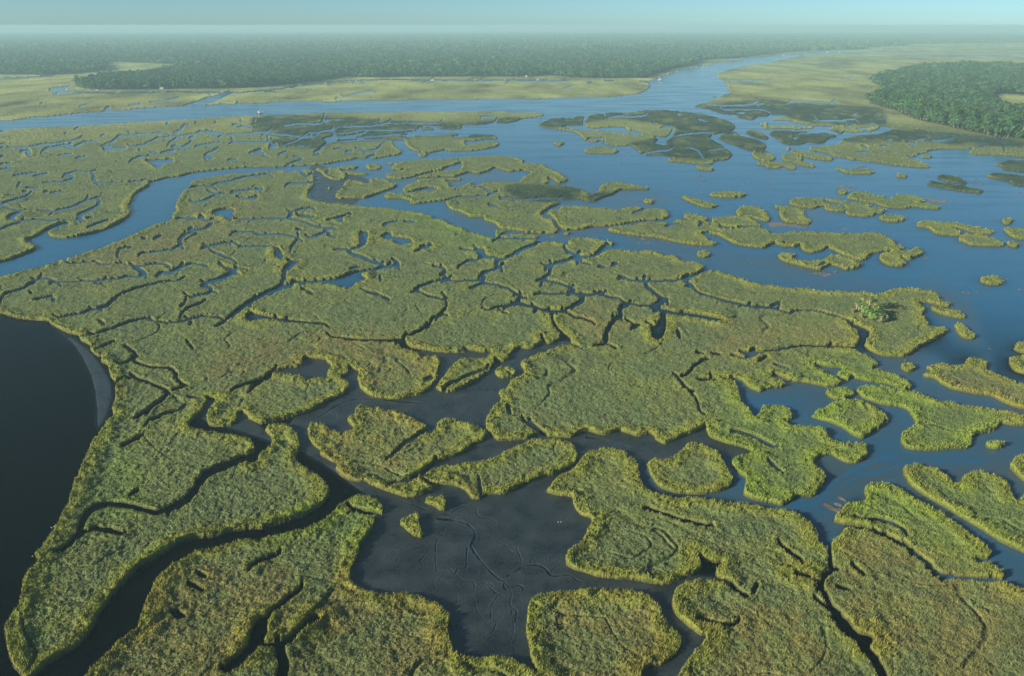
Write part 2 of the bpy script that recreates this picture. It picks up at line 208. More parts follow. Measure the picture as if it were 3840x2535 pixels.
P B1 2195,600 2230,530 2300,560 2375,568 B2 210,588 120,600 0,597 B1 2280,600
P C4 540,1285 620,1318 690,1340 660,1400 620,1370
P C4 220,962 320,960 300,990
P A4 1315,430 1400,435 1405,460 1360,455
P A4 1530,412 1600,408 1700,395 1760,385 1740,425 1640,435 1550,430
P A4 920,460 960,468 990,492 950,492
P C2 10,1260 70,1225 85,1290 65,1345 20,1390 -40,1440
P C2 310,1255 360,1210 410,1225 370,1255 320,1285
L A3 16 705,215 690,258 700,300
L A3 6 860,180 880,202
L A3 8 960,200 1060,208 1150,204 1205,200
L A3 8 870,440 860,400 760,395
L A3 8 1100,330 1200,352
L A3 10 1460,350 1480,310 1400,300
L A3 8 1500,380 1700,350 1810,352
L A3 10 1180,545 1300,520 1440,500
L A3 10 1740,570 1700,510 1640,480
L A3 8 1780,510 1950,485
L A3 10 0,930 110,945 280,935 450,940
L A3 10 110,960 115,942
L A3 10 0,1240 140,1247 290,1258
L A3 8 -60,1292 120,1297 285,1303
L A3 16 285,1335 200,1370 140,1390 60,1437 0,1470 -40,1480
L A3 16 400,1110 430,1150 460,1200 510,1228
L A3 12 1410,1192 1480,1168
L A3 10 1450,1165 1535,1158
L A3 10 1740,1160 1715,1182
L A3 12 1750,1252 1805,1240
L A3 18 540,1405 600,1440 625,1475
L A3 14 380,1535 480,1500 600,1480
L A3 12 1130,1065 1240,1030
L A3 12 1890,1182 1900,1200
L B3 14 360,110 450,90 590,50 610,20
L B3 16 400,110 380,180 320,235
L B3 10 320,235 430,255 540,290
L B3 30 560,290 580,345
L B3 10 300,355 400,362 560,350
L B3 14 590,350 680,385
L B3 24 680,395 665,435 600,470
L B3 10 600,470 500,520
L B3 10 120,450 240,480 320,500
L B3 16 260,485 330,512 400,520
L B3 12 0,310 80,360 120,385
L B3 18 120,385 100,440 20,462
L B3 20 260,500 245,530
L B3 12 600,355 720,370 830,370
L B3 20 815,365 845,345
L B3 10 830,370 900,380 1000,410 1060,440 1190,465 1280,468 1330,450
L B3 16 1060,440 1100,455
L B3 20 1000,205 1055,225
L B3 10 1050,225 1100,240 1230,255
L B3 22 1230,260 1250,300 1340,370 1410,415
L B3 44 1395,415 1345,455 1335,485
L B3 26 1335,485 1400,515 1510,540
L B3 40 1395,520 1390,580
L B3 12 1210,250 1400,245 1550,240
L B3 20 1560,240 1620,202
L B3 22 1615,265 1660,305
L B3 13 1650,305 1720,355 1900,410 2120,462
L B3 9 2120,462 2200,475 2375,490
L B3 12 660,80 740,105
L B3 14 820,120 880,122
L B3 22 930,110 985,85
L B3 24 1080,455 1020,490 1010,550
L B3 34 1000,570 950,600
L B3 22 950,600 930,650 880,720
L B3 40 880,720 880,780
L B3 14 890,800 770,820
L B3 10 880,800 970,842
L B3 10 530,535 620,570 740,600
L B3 12 1060,590 1150,640
L B3 16 1150,640 1180,640 1110,672
L B3 18 1240,620 1300,650
L B3 12 570,810 640,840
L B3 8 1530,1100 1560,1150 1620,1210
L B3 6 1620,1210 1680,1290 1720,1400
L B3 10 1690,880 1750,890
L B3 10 1820,890 1900,900
L B3 9 2000,910 2120,942
L B3 18 2070,880 2150,890
L B3 14 2160,880 2210,855
L B3 10 1690,1122 1800,1130
L B3 12 1820,1070 1820,1125
L B3 7 1610,1070 1680,1000 1740,950
L B3 16 0,1370 40,1430
L B3 12 160,1495 230,1540 280,1570
L B3 20 1520,690 1545,760
L C3 20 150,50 200,100 225,115
L C3 12 1230,970 1340,1012 1420,1080
L C3 10 1480,1062 1510,1020
L C3 7 1190,1235 1300,1268 1370,1260
L C3 9 1390,92 1500,130 1600,180
L C3 7 860,555 1000,610 1200,660
L B4 9 0,470 120,482
L B4 14 110,475 200,435
L B4 7 130,485 300,540
L B4 12 290,545 330,512
L B4 6 330,510 500,512 630,540 740,570 790,600
L B4 26 790,600 830,645
L B4 8 0,890 150,868 250,850 400,822 600,825
L B4 16 610,828 690,838
L B4 10 690,835 870,850
L B4 7 0,970 80,930
L B4 7 150,990 280,1030
L B4 14 1040,1025 1090,1020
L B4 14 820,1125 850,1105
L B4 16 250,1500 320,1530
L B2 14 870,0 960,25
L B2 16 960,25 1060,75 1110,92
L B2 12 1110,92 1180,122 1250,118
L B2 16 1240,115 1290,105 1260,60
L B2 14 1180,122 1050,150 900,182
L B2 18 900,182 830,202
L B2 12 870,140 960,120
L B2 10 960,320 1050,350
L B2 22 1050,350 1105,370
L B2 9 1105,370 1160,388
L B2 18 1160,390 1220,408
L B2 8 430,320 470,330
L B2 16 480,340 525,360
L B2 14 0,550 100,567 240,592
L B2 9 240,592 400,607 620,622
L B2 10 1600,115 1680,125
L B2 18 1680,125 1705,150 1690,185
L B2 18 1700,195 1730,235
L B2 10 1720,235 1600,260 1480,300
L B2 24 1440,320 1465,330
L B2 6 1470,345 1550,375 1680,410
L B2 6 1730,240 1850,245 2020,240
L B2 18 2160,60 2170,105 2200,130
L B2 14 2190,130 2100,165 2050,180
L B2 26 2050,180 2042,265
L B2 9 2040,268 1930,312
L B2 9 2060,268 2200,290 2300,340
L B2 9 2300,340 2375,375
L B2 6 2360,435 2220,470 2100,500
L B2 12 2370,380 2365,425 2330,440
L B2 6 1715,400 1720,490 1650,550
L B2 9 1690,545 1600,580 1580,620
L B2 22 1575,630 1520,672
L B2 9 1520,672 1480,695 1360,740
L B2 9 1360,740 1330,770 1290,790
L B2 6 1300,765 1200,770 1000,770 700,745
L B2 6 1050,770 1280,785
L B2 7 2180,500 2270,540
L B2 12 1850,102 1920,70 1990,65
L B2 10 1125,200 1135,250
L B2 12 0,1190 90,1130 180,1060
L B2 12 1720,1195 1830,1140 1920,1090 2060,1040
L B2 20 1530,1135 1600,1110
L B2 24 790,1125 860,1110
L B2 16 1880,850 1920,870
L B1 10 20,395 60,360 200,320 280,270 340,235
L B1 10 340,235 420,225 500,250
L B1 6 500,250 700,250 900,240
L B1 10 900,240 1050,225 1140,208 1240,205
L B1 12 1160,95 1220,130
L B1 24 1210,130 1260,155 1285,175
L B1 18 1285,175 1245,207
L B1 6 640,90 840,80 900,100 1080,90
L B1 6 1230,112 1400,95 1470,100
L B1 16 1460,98 1515,125
L B1 22 1440,178 1530,170 1600,135
L B1 13 1590,138 1700,92
L B1 6 1700,90 1800,98
L B1 12 1800,98 1860,112
L B1 20 1950,80 1990,120
L B1 10 2090,128 2220,145
L B1 26 2070,190 1970,230 1850,260
L B1 24 1860,258 1800,292
L B1 12 1800,290 1880,305
L B1 20 1880,308 1880,345
L B1 10 1880,345 1800,370 1700,382
L B1 6 1660,400 1650,450
L B1 9 1650,450 1610,480
L B1 7 530,570 700,540 850,500
L B1 11 850,500 960,470 1000,430 1060,380
L B1 7 1060,380 1200,320 1400,270 1600,240
L B1 8 840,722 950,690 1050,650 1200,600 1300,580
L B1 9 1300,580 1380,605
L B1 7 1380,605 1500,615 1650,600 1700,580
L B1 7 1700,580 1800,565 1950,570
L B1 8 1960,640 2000,610 2080,540
L B1 24 2100,520 2180,470 2250,430
L B1 16 2250,430 2375,350
L B1 9 1630,530 1700,480 1790,455
L B1 16 880,600 930,640
L B1 10 900,840 1020,780
L B1 18 1140,840 1200,880 1190,930
L B1 8 1190,930 1150,965 1080,990
L B1 9 1210,968 1330,1010 1480,1020
L B1 13 1545,1035 1580,1080 1570,1110 1625,1165
L B1 7 1040,1150 1130,1112 1210,1110
L B1 13 1210,1112 1350,1160 1480,1222
L B1 20 1480,1235 1485,1285
L B1 16 1470,1290 1420,1330 1340,1385
L B1 6 1340,1385 1200,1480
L B1 7 1540,1220 1650,1188
L B1 10 1670,1278 1800,1292
L B1 9 2100,1200 2250,1150 2375,1120
L B1 7 1330,1500 1450,1440 1600,1400
L B1 7 270,340 290,360
L B1 7 300,420 460,380
L B1 20 470,400 480,430
L B1 18 1705,610 1700,630
L B1 9 1660,780 1720,850
L C1 34 1545,235 1400,290 1260,350 1190,430
L C1 28 1190,430 1130,505 1040,550
L C1 18 1040,550 960,580 860,565 740,535 680,527
L C1 26 690,528 600,545 530,590 495,650 488,710
L C1 20 488,710 440,760 370,815
L C1 18 580,682 660,690 720,708
L C1 8 740,185 860,120
L C1 6 780,480 830,450
L C1 30 1545,1270 1570,1330
L C1 24 1050,1185 1110,1210
L C1 9 1190,950 1240,975
L C1 8 1140,1010 1220,1050
L C2 44 50,1260 30,1340 0,1400 -60,1460 -150,1520
L C2 26 40,1385 150,1380 230,1350
L C2 12 230,1350 280,1300 320,1260
L C2 50 150,1390 180,1480 160,1620
L C2 10 600,560 680,585 760,602
L C2 9 100,1200 200,1110 280,1050
L C2 6 0,900 60,870 140,840
L C2 10 1085,300 1020,350 940,395 850,405
L C2 9 1035,103 960,140 890,190 840,240
L C2 9 1360,370 1380,500
L C4 12 560,668 660,682 730,710
L C4 12 730,710 800,740 900,800
L C4 16 900,800 1000,870 1050,925
L C4 18 1050,925 1100,960 1140,970
L C4 9 1140,970 1220,975 1380,992
L C4 14 1380,992 1500,1010
L C4 8 620,625 720,620 820,652 880,690
L C4 14 435,795 437,840
L C4 18 437,850 450,930
L C4 12 450,930 400,970 380,1030
L C4 16 380,1030 420,1110 460,1170
L C4 34 455,1160 500,1230
L C4 60 500,1240 560,1310 600,1350
L C4 44 600,1350 680,1440 740,1540 800,1660
L C4 12 150,790 200,825 250,862
L C4 12 1320,865 1400,876
L C4 8 60,270 150,340
L C4 10 480,1030 560,1050
L C4 8 560,895 640,960
L C4 9 340,1100 440,1170
L A1 8 0,452 60,445
L A1 9 0,492 100,480 240,480 330,460 500,445 620,425 700,408
L A1 18 180,525 235,512
L A1 16 410,500 500,477 600,465
L A1 12 600,470 700,488
L A1 10 640,482 740,440 840,430
L A1 12 1000,435 1040,402 1080,375 1190,365
L A1 8 1190,365 1330,360 1460,350
L A1 9 1200,472 1300,450 1400,400 1560,380
L A1 10 1530,420 1620,380 1740,360
L A1 14 1690,402 1730,385
L A1 16 1580,345 1620,320 1645,290
L A1 10 1740,360 1850,330
L A1 8 2000,365 2160,360 2375,340
L A1 16 2060,400 2090,430
L A1 8 2090,432 2200,435 2375,430
L A1 14 1740,478 1780,472
L A1 8 1780,465 1960,435
L A1 18 1565,470 1620,485 1670,465
L A1 9 1430,530 1560,500
L A1 12 1340,520 1400,528
L A1 14 1500,525 1550,520
L A1 12 1180,590 1250,565 1280,568
L A1 14 900,470 990,472
L A1 12 520,557 640,540
L A1 10 680,580 760,562
L A1 14 0,635 95,625
L A1 16 0,680 110,672
L A1 10 120,735 330,705
L A1 8 300,740 430,712
L A1 14 600,720 650,742 640,770 580,785
L A1 6 610,712 700,695 800,702
L A1 18 825,715 835,750 825,770 850,787
L A1 6 380,800 600,785
L A1 7 850,790 1050,790
L A1 8 1150,785 1300,775
L A1 14 150,835 180,795
L A1 14 240,842 340,840
L A1 12 0,1000 60,970 160,945 240,920
L A1 10 0,990 100,1030 180,1050
L A1 8 340,1045 500,1048
L A1 12 500,1048 620,1020 750,962
L A1 7 750,962 900,915
L A1 20 885,975 875,1010 760,1060
L A1 26 750,1062 715,1090 730,1125
L A1 8 150,1130 350,1125 560,1130 720,1125
L A1 7 0,1222 90,1180 170,1155
L A1 9 780,1195 960,1130
L A1 6 40,910 150,905
L A1 20 1840,570 1900,575
L A1 14 1835,565 1850,540 1900,520
L A1 9 1900,520 1945,488
L A1 14 2040,590 2110,590
L A1 7 1690,845 1740,835 1880,830
L A1 13 1880,830 1960,800 2050,780 2200,745 2375,722
L A1 9 1850,860 1940,900
L A1 13 1950,895 1850,945 1750,967
L A1 18 2060,882 2130,875
L A1 12 2130,872 2340,850
L A1 9 2110,920 2200,940
L A1 16 2200,942 2290,925
L A1 7 1530,1122 1700,1112 1850,1130
L A1 12 1890,1155 1850,1195
L A1 9 1850,1200 1720,1230 1640,1265
L A1 20 1640,1265 1600,1310 1605,1350
L A1 11 1600,1355 1530,1398
L A1 22 1685,1212 1715,1205
L A1 7 1280,1422 1450,1400 1530,1396
L A1 12 1270,1290 1300,1296
L A1 14 1380,1302 1435,1272
L A1 9 1050,1440 1060,1390 1100,1380
L A1 12 1140,1375 1175,1373
L A1 12 1800,1385 1870,1358
L A1 8 1870,1358 2000,1335 2070,1330
L A1 9 1890,1402 2000,1450 2070,1475
L A1 14 2130,1362 2170,1366
L A1 7 2180,1365 2330,1358
L A1 7 2100,1235 2250,1235 2320,1255
L A1 9 2080,1122 2300,1125
L A1 9 700,300 662,325
L A1 12 365,97 393,92
L A1 9 710,118 770,97
L A1 6 1150,107 1250,90
L A1 7 1330,75 1460,62
L A1 11 1460,62 1590,33
L A1 14 0,345 50,325
L A1 12 575,355 590,350
L A1 16 1480,268 1500,275
L A1 14 1910,258 1925,258
L A1 10 1750,252 1740,262
L A1 14 2140,240 2160,250
L A1 9 2070,278 2120,272
L A1 10 2270,230 2275,255
L A1 8 2140,300 2150,295 2200,290
L A1 8 0,570 40,560
L A1 10 1240,500 1255,510
L A1 8 895,380 930,375
L A1 10 1040,602 1050,605
L A1 9 490,1215 530,1210
L A1 10 780,1112 830,1108
L A1 14 395,880 430,875
L A1 9 460,888 570,870
L A1 11 205,880 240,875
L A2 8 0,343 140,352
L A2 8 270,292 400,265
L A2 9 400,265 520,275 600,262 620,237
L A2 7 620,235 800,230
L A2 12 135,355 300,372 420,390 530,387
L A2 12 510,350 515,385
L A2 8 500,350 620,340 700,330
L A2 10 690,322 720,300
L A2 8 780,290 1000,295 1180,265
L A2 6 1180,265 1400,265 1640,265
L A2 9 740,360 870,345 960,325
L A2 6 960,325 1300,325 1480,318
L A2 14 1120,235 1140,255
L A2 8 760,402 1000,392 1250,365 1340,375
L A2 12 1250,365 1330,378 1400,385
L A2 8 740,435 900,420 1040,412 1240,412
L A2 12 125,380 140,420
L A2 9 140,420 180,465
L A2 8 280,460 380,420 430,400
L A2 9 380,470 500,482
L A2 12 0,522 70,532 100,555
L A2 10 230,550 295,520
L A2 7 390,560 430,590 320,630
L A2 16 310,632 322,646
L A2 12 540,525 600,500
L A2 10 540,552 600,545
L A2 16 830,525 885,515
L A2 12 960,490 1020,520 1100,500
L A2 7 720,495 800,490
L A2 12 2020,212 2140,205
L A2 8 2160,262 2170,218
L A2 8 1340,420 1350,440
L A2 10 1920,375 1780,385
L A2 9 300,1112 460,1142 540,1180
L A2 13 620,1202 740,1205
L A2 9 540,1182 620,1200
L A2 26 325,1050 340,1072
L A2 9 350,1050 450,1028 500,1020
L A2 12 330,1085 310,1110
L A2 7 0,1122 130,1112 300,1110
L A2 18 645,1215 640,1235
L A2 12 640,1238 560,1270 520,1278
L A2 10 660,1260 740,1285
L A2 12 0,1245 60,1257
L A2 6 60,1257 240,1255 400,1285
L A2 11 400,1287 370,1340 340,1380
L A2 8 0,1355 190,1370
L A2 14 385,1215 430,1215
L A2 8 720,1390 830,1382
L A2 20 830,1382 880,1430
L A2 9 880,1430 960,1455
L A2 8 860,1385 1000,1350
L A2 16 1160,1182 1200,1157
L A2 9 1200,1157 1290,1138
L A2 12 1850,1388 1960,1402
L A2 10 1960,1355 2000,1380
L A2 14 2180,1490 2165,1540
L A2 9 1720,950 1870,922 2080,920
L A2 14 2080,920 2180,872
L A2 7 2190,930 2256,932
L A2 10 2010,830 2080,850
L A2 12 2060,850 2120,880
L A2 12 2100,992 2180,1005
L A2 12 2256,1470 2375,1415
L A2 20 850,1085 870,1078
L A2 12 1440,1150 1350,1140
L A2 16 1000,585 1080,548
L A2 8 600,665 700,660
L A2 14 1600,1105 1660,1110
L A2 20 665,690 650,720
L A2 16 430,700 470,735 530,725
L A2 12 330,805 470,800 545,795
L A2 10 410,1210 380,1215
L A2 10 1490,1395 1440,1410
L A4 10 860,187 890,183
L A4 12 1150,412 1205,410
L A4 8 870,530 1000,515
L A4 9 2190,460 2205,510
L A4 8 1930,485 2040,470
L A4 8 550,240 700,242 850,230
L A4 8 360,355 560,350
L A4 5 300,72 400,72 520,77 650,80
L A4 7 0,100 60,92
L A4 9 1000,262 1050,275
L A4 10 1100,200 1150,240
L A4 8 1500,370 1530,400
L A4 7 1600,365 1780,372 1880,380
L A4 8 1950,400 2010,410
L A4 8 2100,395 2180,402
L A4 10 1340,560 1420,590
L A4 8 1100,465 1170,470
L A4 7 2120,430 2250,450
L A4 16 230,1330 250,1345
L A4 12 1150,930 1180,935
L A4 10 620,970 700,990 760,1005
L A4 12 550,1540 600,1510
L A4 10 1010,300 880,320
L A4 8 1400,415 1500,400
L A3 8 2180,100 2240,70
L A3 6 1800,100 2000,110 2200,95
L A3 6 1950,145 2150,140 2300,150
L A3 8 2050,170 2120,175
L T1 9 0,738 60,725 200,718 400,708 480,705
L T1 8 80,722 30,730
L T1 7 740,856 1000,858 1300,858 1600,850 1900,856
L T1 9 490,875 540,870
L T2 7 -200,862 0,845 180,825 400,795 640,768 850,750 950,745
L T2 5 950,744 1300,737 1600,742
L T2 8 1600,742 1900,747 2050,750
L T2 10 2050,745 2375,748
L T3 11 0,745 230,748 450,748
L T2 6 80,855 180,842
L T2 12 330,815 360,812
L T2 7 470,830 520,830
L T2 7 850,890 960,862 1060,840
L T2 14 740,912 770,905
L T2 6 670,790 710,788
L T3 14 700,768 740,762
L T3 6 480,820 560,800
L T3 5 1990,740 2120,750 2375,745
L T4 6 250,940 340,935 450,945 600,950
L T4 6 680,735 800,730
M F 640,1010 700,950 820,900 1000,800 1160,790 1320,790 1350,830 1250,1000 1330,1000 1500,985 1740,1000 1730,1060 1520,1070 1480,1100 1450,1280 1600,1330 1700,1350 1620,1450 1620,1568 1500,1568 1200,1700 1000,1560 800,1400 780,1250 880,1180 820,1130 700,1050 400,950 460,920 560,950
H F 1400,1000 1600,960 1700,880 1800,860 2000,830 2160,820 2250,900 2500,930 2500,1450 2200,1350 1990,1150 1950,1250 1880,1300 1850,1200 1650,1150 1480,1130 1400,1060
M F 780,830 830,810 860,840 920,860 870,920 800,900
M F 620,860 700,830 800,840 790,870 700,890
M F 110,752 200,805 258,885 254,950 226,1000 222,930 205,860 165,795
M F 1450,1450 1650,1400 1600,1568 1400,1568
M F 720,380 800,400 860,420 800,500 720,460
H F 1820,500 1850,490 1950,480 1900,530 1850,525
H F 1690,820 2050,830 2100,870 2150,880 2300,820 2200,780 2130,640 2250,700 2300,850 2300,900 2380,1200 2000,1100 1850,1000 1700,900
H F 1050,440 1300,420 1500,440 1560,460 1500,520 1300,560 1050,520
H F 1420,520 1600,560 1800,600 2000,640 2100,680 1900,680 1650,630 1500,600
H F 900,380 1100,380 1200,410 1040,450 900,450 750,480 720,430
B A4 860,655 920,645 1000,655 960,665
B A4 385,710 450,706 515,716 440,722
B A4 90,815 120,800 158,802 130,822
B A4 70,855 90,848 115,856 90,862
B A4 680,845 740,815 800,822 885,830 880,850 800,840 740,848
B A4 1465,745 1500,740 1545,750 1500,756
B A4 1495,935 1560,930 1600,940 1700,945 1715,958 1650,980 1540,970
B A4 1890,797 1960,795 2040,802 1990,815
B A4 1920,765 1950,760 1975,768 1945,772
B A4 90,1165 150,1145 220,1150 330,1165 460,1185 440,1205 350,1200 220,1185 130,1200
B A4 745,1205 790,1198 835,1215 780,1222
B A4 660,930 700,920 760,930 700,942
B A4 2060,1108 2090,1105 2100,1130 2075,1125
B A4 2290,885 2375,882 2375,895
B A3 998,622 1015,613 1035,625 1010,634
B A3 840,768 860,760 880,766 860,774
B A3 1690,730 1725,722 1760,733 1720,740
B A3 1700,780 1790,765 1800,772 1730,788
B A3 1425,862 1440,848 1465,866 1440,874
B A3 1615,870 1635,864 1658,869 1635,876
B A3 1685,883 1710,878 1742,884 1710,890
B A3 2088,785 2115,780 2140,793 2110,798
B A3 2180,797 2215,793 2215,802
B A3 1510,715 1535,712 1530,720
B A3 1890,812 1920,810 1910,818
B A3 1180,1292 1220,1284 1275,1300 1210,1304
B A3 1150,1335 1180,1325 1205,1340 1175,1346
B A3 1230,1335 1260,1320 1292,1333 1255,1345
B A3 1425,1325 1450,1316 1468,1328 1445,1336
B A3 375,1278 410,1262 445,1275 410,1288
B A3 1060,1262 1110,1262 1130,1275 1090,1278
B A3 1815,35 1850,26 1882,32 1850,42
B A3 2140,1480 2155,1478 2165,1492 2150,1495
B A3 2165,1515 2180,1508 2200,1522 2180,1530
B A3 1650,1365 1670,1355 1690,1365 1670,1375
B A3 1855,632 1900,626 1955,630 1900,636
B A3 1010,522 1080,518 1135,524 1080,530
B B4 475,180 520,165 600,168 660,180 640,205 590,210 540,192
B B4 660,165 690,150 725,160 700,178
B B4 285,102 305,90 330,102 305,110
B B4 1010,102 1030,95 1050,102 1030,108
B B4 1808,335 1830,335 1860,352 1835,360
B B4 1860,352 1890,345 1908,358 1880,366
B B4 1945,348 1965,340 1985,352 1965,358
B B4 2148,212 2170,208 2255,235 2240,243
B B4 2050,842 2065,838 2105,865 2090,872
B B4 1290,942 1315,940 1340,952 1320,960
B B4 1470,55 1510,30 1530,45 1500,58
B B4 2305,318 2340,312 2362,325 2335,332
B C4 395,530 420,525 480,555 515,560 490,582 430,560
B C4 480,490 505,485 545,510 530,518
B C4 455,530 480,520 520,540 500,548
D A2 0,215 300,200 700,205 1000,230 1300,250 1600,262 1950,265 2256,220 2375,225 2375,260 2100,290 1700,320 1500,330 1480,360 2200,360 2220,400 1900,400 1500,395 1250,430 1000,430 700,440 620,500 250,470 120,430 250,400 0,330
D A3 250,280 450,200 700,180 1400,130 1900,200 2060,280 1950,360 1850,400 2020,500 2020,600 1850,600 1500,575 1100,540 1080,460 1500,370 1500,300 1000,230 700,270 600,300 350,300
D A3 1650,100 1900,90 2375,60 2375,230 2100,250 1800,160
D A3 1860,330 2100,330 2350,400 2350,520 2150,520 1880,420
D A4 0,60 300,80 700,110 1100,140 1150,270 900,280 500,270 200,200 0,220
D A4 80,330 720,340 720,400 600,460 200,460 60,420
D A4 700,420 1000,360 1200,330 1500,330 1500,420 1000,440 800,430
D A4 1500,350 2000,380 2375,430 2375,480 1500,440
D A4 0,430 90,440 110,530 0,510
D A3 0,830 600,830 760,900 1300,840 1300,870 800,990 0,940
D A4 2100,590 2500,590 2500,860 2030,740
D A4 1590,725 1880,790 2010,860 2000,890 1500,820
Y F 1640,870 1720,900 1750,870 1830,900 1900,860 2030,850 2130,900 2050,920 1950,960 2050,1000 2020,1070 1940,1080 1900,1130 1830,1180 1720,1160 1680,1070 1640,1000 1700,960 1650,920
Y F 1990,890 2150,920 2300,960 2300,1060 2100,1050 2060,980
Y F 1850,840 1960,820 2050,860 2000,880 1880,890
Y F 2090,1070 2200,1130 2375,1150 2375,1280 2240,1220
Y F 1960,1120 2060,1130 2200,1220 2330,1330 2250,1340 1950,1200
Y F 1880,440 2100,470 2200,500 2150,440
Y F 900,470 1100,480 1180,550 1240,590 1100,580 950,530
Y F 200,900 340,1170 200,1220 250,1000
Y F 660,1190 760,1170 880,1160 870,1240 830,1290 740,1250 620,1290
O F 2150,850 2375,900 2375,960 2200,910
O F 2000,1210 2375,1330 2375,1568 2100,1568 1950,1350
O F 720,1000 980,950 1000,1000 900,1130 800,1110
O F 640,480 500,500 300,560 150,640 300,640 500,560
O F 520,800 900,780 1020,830 1000,900 850,900 800,850 500,900
O F 1330,700 1420,720 1440,780 1350,780
O F 1650,760 1800,760 2000,760 2000,800 1700,830
O F 830,1300 1040,1400 1050,1568 700,1568
O F 1300,1380 1500,1400 1550,1568 1300,1568
O F 1640,1400 1900,1450 1900,1568 1640,1568
O F 320,1360 600,1300 700,1400 500,1568 250,1568
O F 200,230 500,240 600,260 800,265 600,285 200,290 0,300
O F 0,170 200,180 150,215 0,215
R C3 8 0,970 60,935 120,905 180,900 230,920 270,965 330,965 380,960 420,990 460,1010
R C2 9 1110,620 1200,630 1280,650 1330,690 1335,740 1315,790 1360,860 1420,930 1480,985 1520,1000
R C2 7 1520,1000 1510,1030 1530,1055
R C2 5 1345,560 1350,600 1400,620 1450,630 1460,650 1400,670 1330,665
R C2 5 1335,710 1420,730 1500,770
R C2 6 1290,800 1285,870 1285,920 1235,920 1215,960 1180,920
R C2 6 1150,665 1140,720 1110,750 1100,790 1100,860 1110,940 1160,945
R C2 5 1100,775 1010,775 940,775 920,800
R C2 5 1225,960 1270,1000 1330,1000 1330,1100
R C2 5 1530,985 1570,970 1608,955
R C2 5 1545,1110 1590,1070 1600,1060
R C2 5 1400,1000 1450,1060 1540,1110 1560,1200 1570,1300 1530,1400
R C3 6 0,1010 30,1070 20,1140 60,1180 50,1250
R C3 6 30,1040 70,1020 100,1040 90,1070
R C3 5 140,890 160,860 230,890 240,860
R C2 6 900,520 1000,550 1100,590 1250,600
R B2 10 560,1480 650,1420 800,1330 960,1300 1200,1310 1400,1330 1550,1345
R B2 7 1430,1300 1550,1345 1650,1355 1760,1365 1840,1400 1840,1430
R B2 6 1650,1380 1680,1410 1720,1400 1720,1370
R B2 6 1480,1420 1500,1380 1570,1350
R B2 6 1810,1280 1900,1250 2000,1170
R B2 6 1650,1320 1800,1300 1810,1270
R C4 10 200,545 330,530 450,450 620,360 760,340 860,290 1000,270 1200,280 1400,270
R C4 8 600,340 700,340 800,270 730,220
R C4 8 860,370 760,400
R C3 6 480,130 600,150 800,210 950,230
R F 7 2150,1040 2000,1080 1900,1140 1850,1160
K F -600,640 90,700 190,760 265,850 285,930 265,1010 190,1150 140,1260 20,1400 -20,1568 -600,1900
K F 500,1240 330,1330 240,1450 150,1568 150,1700 350,1700 500,1400 640,1200
R C2 5 1190,600 1230,560 1300,545
R C2 5 1440,820 1500,800 1560,820
R C2 5 1060,760 1050,820 1000,880
R C2 4 960,790 900,830 860,880
R C2 4 820,800 870,820 900,800
R C2 6 1440,925 1500,890 1570,880
R C3 5 80,920 90,870 60,800
R C3 5 260,960 300,900 320,850
R C3 5 180,890 150,830 100,790
R C2 5 1180,930 1130,980 1090,1050
R C2 5 1330,1100 1350,1180 1390,1240 1400,1320
R C2 4 1270,1000 1240,1060 1250,1130
R C2 5 1480,1080 1440,1140 1430,1220
R C3 5 -60,1230 -80,1300 -140,1340
R C2 4 1080,860 1020,900 980,960
R B2 5 900,1330 950,1380 1050,1400
R B2 5 1250,1330 1300,1290
R B2 5 1950,1270 1900,1330 1880,1400
R B2 4 1040,1370 1150,1400 1300,1440
R B2 4 2030,1290 2000,1340 1960,1350
R B2 5 700,1400 740,1450 720,1520
"""
FOREST_TXT = """
LF T1 -1500,700 0,692 250,697 450,700 700,683 900,665 1000,650 985,620 965,592 1000,573 1350,583 1700,603 1690,630 1600,655 1450,685 1200,706 950,730 850,755 760,772 690,797 780,825 900,835 1300,832 1600,828 2050,823 2375,815 T2 400,775 640,742 870,712 1050,720 1650,712 2375,712 T3 250,707 330,695 420,705 520,715 700,727 1250,727 1280,700 1500,640 1650,612 1720,590 1740,562 1900,548 2050,548 2200,522 2375,508 T4 150,487 450,470 880,460 900,442 1000,432 1260,425 1300,408 2375,392 3500,385 3500,297 T1 -1500,297
RF T4 950,760 1010,735 1080,715 1180,690 1300,655 1500,640 1780,612 1900,618 2375,630 3300,640 A4 3300,520 2600,450 2375,415 2100,385 1900,345 1700,300 1500,255 1340,210 1250,160 1100,120 990,85 1080,50 T4 1060,860 1050,800
X T4 2090,885 2160,872 2375,885 2700,900 A4 2700,180 2375,178 2250,178 2170,130 2070,95 2090,20
"""

# ------------------------------------------------------------------ map -> ground
TILES = {'A1': (0, 350, 1000 / 2375), 'A2': (950, 350, 1000 / 2375), 'A3': (1900, 350, 1000 / 2375), 'A4': (2840, 350, 1000 / 2375),
         'B1': (0, 950, 1000 / 2375), 'B2': (950, 950, 1000 / 2375), 'B3': (1900, 950, 1000 / 2375), 'B4': (2840, 950, 1000 / 2375),
         'C1': (0, 1560, 1000 / 1608), 'C2': (950, 1560, 1000 / 1608), 'C3': (1900, 1560, 1000 / 1608), 'C4': (2840, 1560, 1000 / 1608),
         'T1': (0, 0, 960 / 2375), 'T2': (960, 0, 960 / 2375), 'T3': (1920, 0, 960 / 2375), 'T4': (2880, 0, 960 / 2375),
         'F': (0, 0, 3840 / 2375)}
CT, ST = math.cos(TILT), math.sin(TILT)


